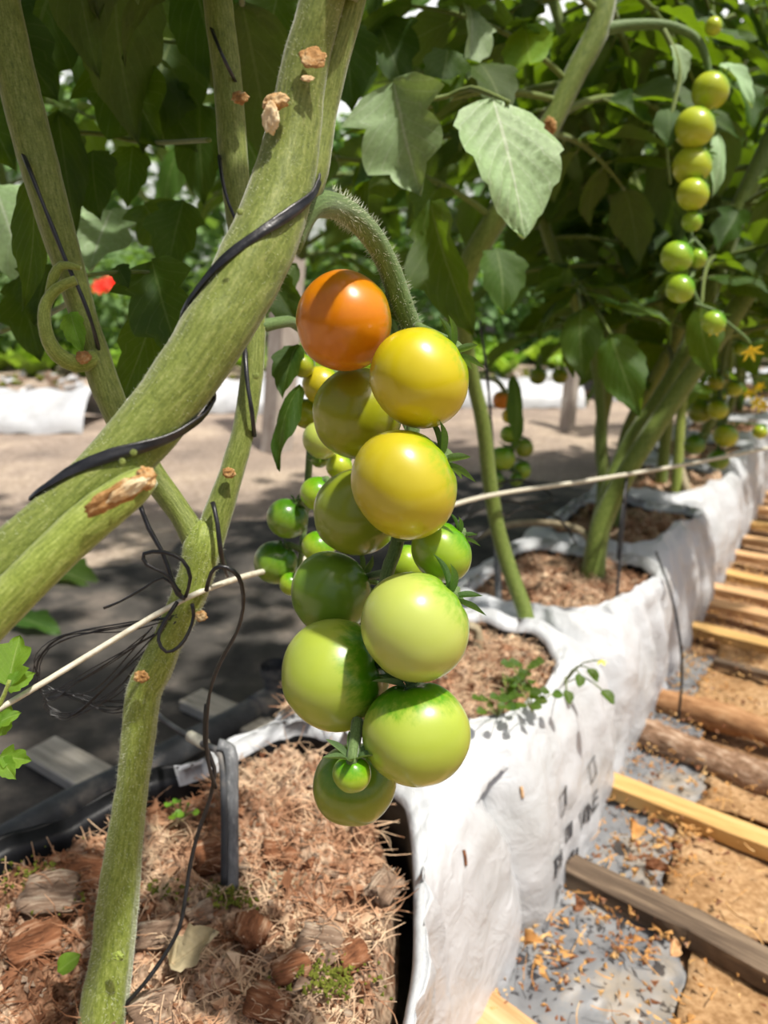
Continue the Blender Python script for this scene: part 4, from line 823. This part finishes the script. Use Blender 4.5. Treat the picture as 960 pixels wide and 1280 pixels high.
for (x0, y0, x1, y1, lab) in ((15, 770, 72, 782, 'green fallen leaf lying on the ground cloth at the left'), (52, 706, 120, 722, 'green leaf scrap lying farther back on the aisle floor')):
    bm = BM(); blade(bm, leaf_matrix(on_plane(x0, y0, .03), on_plane(x1, y1, .03), V((0, -.3, 1)), .8), nl=12, nw=4, lobes=.3, seed=6); tag(add('fallen_leaf', bm, LEAF), lab, 'leaf')

# ------------------------------------------------------------------ cord and twine
bm = BM(); tube(bm, [at(-30, 903, .395), at(60, 850, .412), at(150, 795, .428), at(232, 748, .440), at(300, 722, .50), at(372, 702, .60), at(480, 662, .80), at(600, 622, .99), at(740, 600, 1.09), at(860, 580, 1.19), at(960, 560, 1.3)], [.0016]*4+[.0019, .0022, .0026, .003, .003, .003, .003], 8, .02)
tag(add('cord', bm, WIRE), 'taut cream cord running from the left edge past the forked plant', 'cord')
def wind(path, rr, keys, name, label, wd=.0024, th=.0009):
    fr = frames(path); pts = []; n = len(path)
    for k in range(len(keys)-1):
        (t0, a0), (t1, a1) = keys[k], keys[k+1]; m = max(12, int(abs(a1-a0)/6))
        for q in range(m):
            f = q/m; x = (t0+(t1-t0)*f)*(n-1); i = min(n-2, int(x)); p = path[i].lerp(path[i+1], x-i); a = math.radians(a0+(a1-a0)*f)
            T = fr[i][0]; tow = V((0, 0, CAMH))-p; n1 = (tow-T*tow.dot(T)).normalized(); n2 = T.cross(n1); n2 = n2 if n2.x > 0 else -n2
            rad = n2*math.sin(a)+n1*math.cos(a); pts.append((p+rad*(rr[i]*1.03+.0006), rad))
    bm = BM(); prev = None; m = len(pts)
    for k, (p, rad) in enumerate(pts):
        t = (pts[min(k+1, m-1)][0]-pts[max(k-1, 0)][0]).normalized(); b = t.cross(rad).normalized(); ww = wd*(1+.25*noise.noise(p*60))
        ring = [bm.verts.new(p+b*ww*math.cos(q)+rad*th*math.sin(q)*(1+.5*math.cos(5*q))) for q in [2*math.pi*z_/14 for z_ in range(14)]]
        if prev:
            for q in range(14): bm.faces.new((prev[q], prev[(q+1) % 14], ring[(q+1) % 14], ring[q]))
        prev = ring
    return tag(add(name, bm, TWINE), label, 'twine', 'black twine')
def near_t(path, px, py): return min(range(len(path)), key=lambda i: (proj(path[i])[0]-px)**2+(proj(path[i])[1]-py)**2)/(len(path)-1)
wind(Mpath, Mrad, [(near_t(Mpath, 70, 650), -100), (near_t(Mpath, 235, 480), 100), (near_t(Mpath, 268, 420), 260), (near_t(Mpath, 372, 190), 460)], 'twine', 'black twine wound around the thick slanting stem', .0022, .0008)
def twine(rows_, label, r=.0011, step=.006):
    bm = BM(); tube(bm, [at(*q) for q in rows_], r, 6, step, lump=.3); return tag(add('twine', bm, TWINE), label, 'twine', 'black twine')
twine([(22, 178, .446), (34, 205, .432), (50, 245, .430), (66, 285, .432), (84, 330, .436), (98, 360, .438), (110, 390, .441), (118, 415, .446), (124, 440, .455)], 'black twine running down the left branch of the forked plant', .0012)
twine([(262, 30, .468), (272, 55, .456), (282, 78, .455), (296, 105, .470)], 'short piece of black twine on the right branch, near the top of the photo', .0011)
twine([(274, 195, .470), (278, 225, .460), (286, 255, .458), (300, 285, .462), (316, 310, .474)], 'black twine crossing the right branch just behind the thick stem', .0011)
twine([(306, 430, .470), (307, 450, .460), (310, 485, .456), (315, 515, .456), (318, 545, .466)], 'black twine along the right branch above its round scar', .0014)
twine([(266, 628, .45), (272, 655, .446), (276, 690, .448), (284, 720, .47)], 'black twine across the fork of the plant', .0016)
twine([(174, 628, .44), (186, 660, .438), (203, 690, .436), (214, 722, .435), (222, 742, .436), (232, 748, .436)], 'black twine dropping to the knot on the cream cord', .0014)
twine([(232, 746, .436), (238, 722, .432), (228, 700, .43), (205, 690, .43), (180, 692, .43), (184, 706, .43), (205, 716, .43), (216, 728, .432), (226, 744, .434)], 'loose loop of black twine above the knot', .0011)
twine([(226, 740, .434), (204, 722, .432), (180, 735, .432), (150, 752, .434), (130, 760, .436)], 'frayed end of black twine left of the knot', .0008)
twine([(258, 738, .436), (264, 716, .430), (275, 708, .428), (292, 714, .43), (302, 730, .435), (304, 760, .44), (296, 790, .446), (282, 815, .45), (268, 845, .456), (260, 880, .46), (258, 930, .47), (262, 960, .475), (270, 985, .48)], 'black twine arching over the cord and hanging down', .0012)
twine([(258, 880, .47), (256, 930, .475), (268, 960, .478), (262, 1000, .485), (248, 1040, .49), (238, 1080, .492), (232, 1120, .49), (224, 1160, .488), (205, 1195, .485), (180, 1230, .48), (150, 1262, .478)], 'black twine trailing down onto the coir beside the thick stem', .0014)
twine([(222, 752, .436), (204, 780, .434), (198, 800, .432), (208, 815, .432), (224, 808, .434), (236, 790, .438), (242, 770, .44), (240, 755, .438)], 'black twine loop tied round the stem under the cord', .0012)
random.seed(14)
TG = empty('twine_tangle', at(140, 890, .47), 'loose tangle of thin black twine hanging under the cord', 'twine')
for k in range(11):
    j = lambda s=8: random.uniform(-s, s)
    q = ([(215+j(), 775+j(), .45), (150+j(14), 850+j(14), .47), (90+j(), 898+j(), .48), (52+j(6), 882+j(), .48), (80+j(10), 868+j(6), .48), (150+j(14), 882+j(10), .48), (200+j(), 850+j(10), .47), (225+j(6), 790+j(), .455)] if k < 6 else
         [(215+j(), 770+j(4), .45), (150+j(10), 785+j(6), .46), (75+j(8), 800+j(6), .47), (45+j(5), 830+j(6), .475), (60+j(8), 870+j(10), .48), (110+j(20), 850+j(14), .475), (190+j(), 790+j(), .455)])
    bm = BM(); tube(bm, [at(*z_) for z_ in q], random.uniform(.00025, .0005), 5, .006); add('strand', bm, TWINE, TG)
for pts, lab in (([(600, 400, 1.0), (610, 480, 1.02), (616, 560, 1.05), (622, 640, 1.1)], 'black twine hanging by the leaning stem of the second bag'), ([(583, 640, 1.1), (610, 612, 1.12), (650, 600, 1.2), (690, 622, 1.2), (640, 640, 1.15), (600, 668, 1.1), (580, 690, 1.1)], 'loose coil of black twine at the foot of the leaning stem'),
                 ([(560, 660, 1.1), (620, 628, 1.15), (660, 632, 1.2), (700, 650, 1.25), (720, 680, 1.25)], 'slack black twine strand over the third bag'), ([(772, 700, 1.15), (776, 650, 1.15), (784, 600, 1.18), (770, 760, 1.12), (772, 800, 1.08)], 'black tube hanging over the third bag wall'),
                 ([(820, 690, 1.2), (838, 740, 1.16), (850, 800, 1.15), (852, 850, 1.16), (848, 900, 1.17)], 'thin black tube hanging down outside the white bags')): twine(pts, lab, .002)

# ------------------------------------------------------------------ plants along the row
def row_plant(label, base, stems, n, seed, L=(.20, .30), far_=False, lo=.2, m=STEMF, kinds='nnd'):
    root = empty('tomato_plant', V(base), label, 'tomato plant', 'tomato plants of the near row'); paths = []
    for q in stems:
        bm = BM(); P, R = q; path, rr = tube(bm, P, R, 12 if not far_ else 8, .02, .04, 5, True, .05); add('stem', bm, m, root); paths.append(path)
    foliate(root, paths, n, L, kinds, far_, seed, lo=lo); return root, paths
B = row_plant('tomato plant leaning out of the second bag, bearing the upper right truss', at(660, 785, 1.034), [
    px_path([(664, 800, 1.03, 20), (655, 760, 1.04, 20), (638, 715, 1.05, 20), (622, 660, 1.05, 19), (612, 600, 1.04, 19), (604, 530, 1.02, 19), (590, 470, 1.0, 18), (578, 400, .97, 20), (580, 345, .93, 28), (618, 275, .90, 30), (655, 215, .88, 30), (690, 150, .87, 28), (722, 85, .86, 28), (745, 42, .855, 30), (758, -10, .85, 28), (775, -80, .86, 26), (800, -220, .9, 24)])], 26, 101, lo=.50)
bm = BM(); tube(bm, *px_path([(748, 38, .855, 18), (790, 31, .86, 13), (835, 32, .865, 12), (868, 46, .868, 11), (880, 66, .87, 10), (886, 95, .876, 8), (884, 140, .885, 7), (876, 200, .89, 6), (866, 270, .885, 5), (862, 330, .88, 5), (872, 375, .88, 4), (895, 392, .88, 4), (930, 420, .88, 4), (938, 430, .88, 3)]), 10, .008); add('truss_stalk', bm, STEMD, B[0])
bm = BM(); tube(bm, *px_path([(828, 35, .865, 8), (845, 70, .86, 7), (849, 100, .86, 6), (840, 140, .86, 5), (834, 180, .86, 4), (838, 230, .86, 3)]), 8, .008); add('leaf_stalk', bm, STEMF, B[0])
leaves(B[0], [(842, 55, 862, 96, .86, .85, 'p', 1, .9, (.3, .4, .8)), (835, 135, 842, 164, .86, .84, 'n', 3, 1.4, (0, .7, .6)), (896, 168, 915, 222, .90, .88, 'p', 3, .7, (.3, .4, .8)), (900, 80, 955, 110, .92, .9, 'p', 1, .8, (0, .7, .6)), (925, 100, 950, 150, .95, .93, 'n', 0, 1.0, (.1, .6, .7))])
scar(B[0], 687, 158, .852, 10, camdir(-.2, -.5, .8), (.8, 1, .8), seed=8)
for x, y, d, s in ((938, 436, .88, .013), (884, 396, .88, .009), (893, 408, .89, .010)): link(bpy.data.objects.new('flower', FLT), B[0], Matrix.Translation(at(x, y, d)) @ Matrix.Rotation(2.2, 4, 'X') @ Matrix.Scale(s, 4))
C = row_plant('tomato plant of the third bag with two thick stems slanting up to the right', at(745, 715, 1.21), [
    px_path([(742, 725, 1.215, 27), (750, 660, 1.21, 26), (778, 600, 1.2, 25), (815, 540, 1.19, 24), (862, 470, 1.18, 24), (905, 410, 1.17, 24), (945, 350, 1.16, 25), (990, 290, 1.15, 25), (1060, 180, 1.2, 24)]),
    px_path([(738, 720, 1.22, 26), (752, 640, 1.23, 20), (782, 560, 1.24, 17), (822, 500, 1.24, 18), (862, 430, 1.23, 20), (895, 340, 1.22, 24), (925, 260, 1.2, 24), (955, 195, 1.19, 24), (990, 120, 1.18, 24)]),
    px_path([(744, 700, 1.25, 16), (752, 620, 1.28, 13), (752, 540, 1.3, 12), (746, 460, 1.3, 14), (735, 410, 1.28, 14), (705, 350, 1.24, 14), (680, 280, 1.22, 14), (665, 200, 1.2, 14), (660, 60, 1.2, 13)])], 30, 102, lo=.42)
bm = BM(); tube(bm, *px_path([(915, 410, 1.38, 8), (905, 450, 1.42, 7), (900, 500, 1.44, 6), (898, 570, 1.45, 5)]), 8, .01); add('truss_stalk', bm, STEMD, C[0])
bm = BM(); tube(bm, *px_path([(598, 470, 1.05, 8), (625, 480, 1.18, 6), (640, 520, 1.25, 6), (640, 590, 1.25, 5)]), 8, .01); add('truss_stalk', bm, STEMD, B[0])
leaves(B[0], [(640, 470, 668, 545, 1.15, 1.12, 'n', 3, .55, (.5, .3, .8))])
for x, y, s in ((945, 500, .016), (952, 505, .014), (935, 490, .014), (948, 482, .012), (880, 400, .014)): link(bpy.data.objects.new('flower', FLT), C[0], Matrix.Translation(at(x, y, 1.5)) @ Matrix.Rotation(1.9, 4, 'X') @ Matrix.Scale(s, 4))
def world_stems(s, t, hs, seed, n=1):
    r = random.Random(seed); out = []
    for k in range(n):
        p = row(s, t, .21); P = [p]; R = [.014]; dx, dy = r.uniform(-.25, .25), r.uniform(-.2, .2)
        for q in range(1, 8): f = q/7; P.append(p+V((dx*f+.04*math.sin(q+seed), dy*f+.04*math.cos(q*1.3+seed), hs*f))); R.append(.013-.006*f)
        out.append((P, R))
    return out
names = ['tomato plant in the fourth bag, its stem hidden by hanging leaves', 'tomato plant in the fifth bag, leafy and blurred', 'tomato plant in the sixth bag, leafy and blurred', 'tomato plant in the seventh bag, small with distance', 'tomato plant in the eighth bag, small with distance', 'farthest tomato plant of the near row']
for k, (s, n) in enumerate(((1.45, 26), (1.85, 30), (2.28, 34), (2.7, 34), (3.15, 34), (3.75, 36))):
    row_plant(names[k], row(s, -.36, .21), world_stems(s, -.36, 1.25, 200+k, 2), n, 300+k, (.22, .34), far_=False if k < 2 else True, lo=.25 if k < 2 else .15)
D_ = row_plant('slim pale tomato stem standing upright in the fifth bag', at(845, 645, 1.72), [px_path([(843, 650, 1.72, 13), (847, 580, 1.71, 13), (851, 520, 1.7, 12), (858, 440, 1.7, 11), (865, 300, 1.7, 10)])], 6, 77, lo=.6, m=STEMB)
# plants on the back side of the row and behind the fork, hanging over the aisle
for k, (x, y, hs, n, lab) in enumerate(((-.62, 1.15, 1.35, 22, 'leafy tomato plant behind the forked plant, far left of the aisle'), (-.18, 1.75, 1.45, 24, 'leafy tomato plant hanging over the aisle behind the thick stem'), (.35, 2.15, 1.45, 34, 'leafy tomato plant behind the front truss, over the aisle'), (-.85, 1.9, 1.5, 20, 'leafy tomato plant above the aisle at the left edge'), (.75, 2.7, 1.5, 34, 'leafy tomato plant beyond the third bag, behind the short post'))):
    p = V((x, y, .72)); r = random.Random(k); P = [p+V((.12*math.sin(q*.9+k)*q/7, .1*math.cos(q+k)*q/7, (hs-.6)*q/7)) for q in range(8)]
    root = empty('tomato_plant', V((x, y, .72)), lab, 'tomato plant', 'tomato vines hanging over the aisle'); bm = BM(); path, rr = tube(bm, P, [.012]*8, 8, .03); add('stem', bm, STEMF, root)
    foliate(root, [path], n, (.24, .36), 'nnd', k > 1, 400+k, lo=.05, key='m')

# ------------------------------------------------------------------ behind the aisle: posts, white covered bed, lettuces, bushes, trees
def post(x0, y0, x1, y1, d0, d1, wpx, lab):
    a, b = at(x0, y0, d0), at(x1, y1, d1); bm = BM(); tube(bm, [a, a.lerp(b, .5), b], wpx*d1/FPX/2, 4, .3, caps=True); o = add('post', bm, POST, None, False); return tag(o, lab, 'post')
post(345, 568, 376, 120, 3.25, 3.3, 40, 'square grey post behind the front truss')
post(708, 540, 722, 400, 3.7, 3.7, 20, 'short tan post beyond the third bag')
def bed(x0, x1, y0, w_, h, seed, lab):
    def f(u, v):
        x = x0+(x1-x0)*u; a = v*math.pi; y = y0-math.cos(a)*w_/2; return V((x, y+.05*noise.noise(V((x*2, v, seed))), max(-.01, h*math.sin(a)*(.75+.5*noise.noise(V((x*2.2, v*2, seed))))+.03*noise.noise(V((x*9, v*6, seed))))))
    return tag(sheet(f, 80, 24, WHITE, 'bed_cover'), lab, 'bed cover', 'white film covers along the next bed')
bed(-2.9, -1.42, 3.85, .55, .22, 1, 'crumpled white film cover over the bed at the left edge'); bed(-1.40, .1, 4.4, .5, .20, 2, 'white film cover over the bed behind the thick stem'); bed(.2, 1.15, 4.6, .45, .17, 3, 'white film cover over the bed behind the short post'); bed(1.3, 2.6, 4.9, .5, .2, 4, 'white film cover over the bed seen through the stems')
random.seed(9); bm = BM()
for _ in range(500): crumb(bm, V((random.uniform(-4, 3), random.uniform(4.7, 6.0), .02)), random.uniform(.02, .07), random.choice((0, 1, 2)), (1, 1, .5))
tag(add('bed_rubble', bm, [HUSKG, WHITE, MOSS], None, False), 'stones and scraps on the ground beyond the white covers', 'rubble', None, 'stuff')
def lettuce_mesh(seed):
    bm = BM(); r = random.Random(seed)
    for k in range(13):
        a = k*2.4; rad = .25+.75*(k/13); d = V((math.cos(a)*rad, math.sin(a)*rad, 1.15-rad*.7)); blade(bm, leaf_matrix(V(), d, V((-math.cos(a), -math.sin(a), 1))), nl=5, nw=3, lobes=.1, width=.5, droop=-.05, cup=.3, ripple=.1, seed=k)
    return mesh_of(bm, 'lettuce', LEAFL)
LM = [lettuce_mesh(k) for k in range(3)]
for k in range(64):
    x = -4.6+(k % 16)*.46+random.uniform(-.1, .1); y = 5.9+(k//16)*.5+random.uniform(-.1, .1)
    o = link(bpy.data.objects.new('lettuce', LM[k % 3]), None, Matrix.Translation((x, y, 0)) @ Matrix.Rotation(random.random()*6, 4, 'Z') @ Matrix.Scale(random.uniform(.22, .30), 4)); tag(o, 'bright green lettuce in the bed beyond the white covers', 'lettuce', 'lettuces beyond the white covers')
def bush_mesh(n, R, H, m, seed, lsize):
    bm = BM(); random.seed(seed)
    for _ in range(n):
        a = random.random()*6.283; z = random.random()**.8*H; rr_ = R*(.35+.65*math.sqrt(random.random()))*math.sin(math.pi*min(1, .15+.8*z/H))**.6
        p = V((math.cos(a)*rr_, math.sin(a)*rr_, z)); d = V((math.cos(a)+random.uniform(-.7, .7), math.sin(a)+random.uniform(-.7, .7), random.uniform(-.7, .5))).normalized()
        blade(bm, leaf_matrix(p, p+d*lsize*random.uniform(.6, 1.2), V((random.uniform(-.6, .6), random.uniform(-.6, .6), 1))), nl=3, nw=1, lobes=.1, width=.36, droop=.2, seed=_ % 7)
    return mesh_of(bm, 'foliage', m)
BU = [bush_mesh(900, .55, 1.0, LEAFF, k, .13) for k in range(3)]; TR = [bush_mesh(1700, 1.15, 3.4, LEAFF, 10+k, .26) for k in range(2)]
def bush(x, y, s, lab, k, name='bush', data=None, cat='bush', h=1.0):
    root = empty(name, V((x, y, 0)), lab, cat); bm = BM(); tube(bm, [V((x, y, -.01)), V((x+.03, y, .5*s*h)), V((x, y, .9*s*h))], .03*s, 6, .3); add('stem', bm, STEMF, root)
    o = bpy.data.objects.new('foliage', (data or BU)[k % len(data or BU)]); link(o, root, Matrix.Translation((x, y, .02)) @ Matrix.Rotation(k*1.7, 4, 'Z') @ Matrix.Scale(s, 4)); stuff(o); return root
bush(-3.3, 6.9, 1.15, 'pale feathery bush at the left edge behind the lettuces', 0); bush(-2.55, 7.6, 1.0, 'pale bush behind the lettuces, left of the red flower', 1); rb = bush(-2.1, 6.4, .85, 'bush with the red flower behind the lettuces', 2); bush(-1.2, 7.3, 1.0, 'pale green bush behind the thick stem', 0)
bush(-.3, 7.6, 1.1, 'green bush behind the square post', 1); bush(.7, 7.4, 1.1, 'green bush left of the short post', 2); bush(1.7, 7.5, 1.2, 'green bush right of the short post', 0); bush(2.7, 7.2, 1.2, 'green bush seen through the slanting stems', 1); bush(3.9, 7.2, 1.3, 'green bush far right behind the row', 2); bush(4.6, 5.6, 1.3, 'green bush at the right edge beyond the path', 0); bush(3.2, 5.2, 1.0, 'low green bush where the row of bags ends', 1)
FLR = flower_mesh(RED, 8, -.3, .3)
for dx in (-8, 5): link(bpy.data.objects.new('flower', FLR), rb, Matrix.Translation(at(135+dx, 357+random.uniform(-3, 3), 5.6)) @ Matrix.Rotation(.9, 4, 'X') @ Matrix.Scale(.075, 4))
for k in range(7):
    x = -6.6+k*2.0; y = 9.6+1.2*(k % 2); bush(x, y, .8+.14*(k % 3), ['tall pale tree far behind, %s from the left of the photo' % w_ for w_ in ('first', 'second', 'third', 'fourth', 'fifth', 'sixth', 'seventh', 'eighth', 'ninth', 'tenth', 'eleventh', 'twelfth', 'thirteenth')][k], k, 'tree', TR, 'tree', 3.0)

# white film arch added beyond the trees, sloped so leaf gaps look sky bright
wb_ = sheet(lambda a, b: V((-16+32*a, 15.5-4.5*math.cos(b*1.5), .2+5.2*math.sin(b*1.5)+.10*abs(math.sin(a*50))+.05*noise.noise(V((a*60, b*9, 1))))), 160, 24, FILMB, 'film_backdrop', th=.01); wb_['kind'] = 'structure'
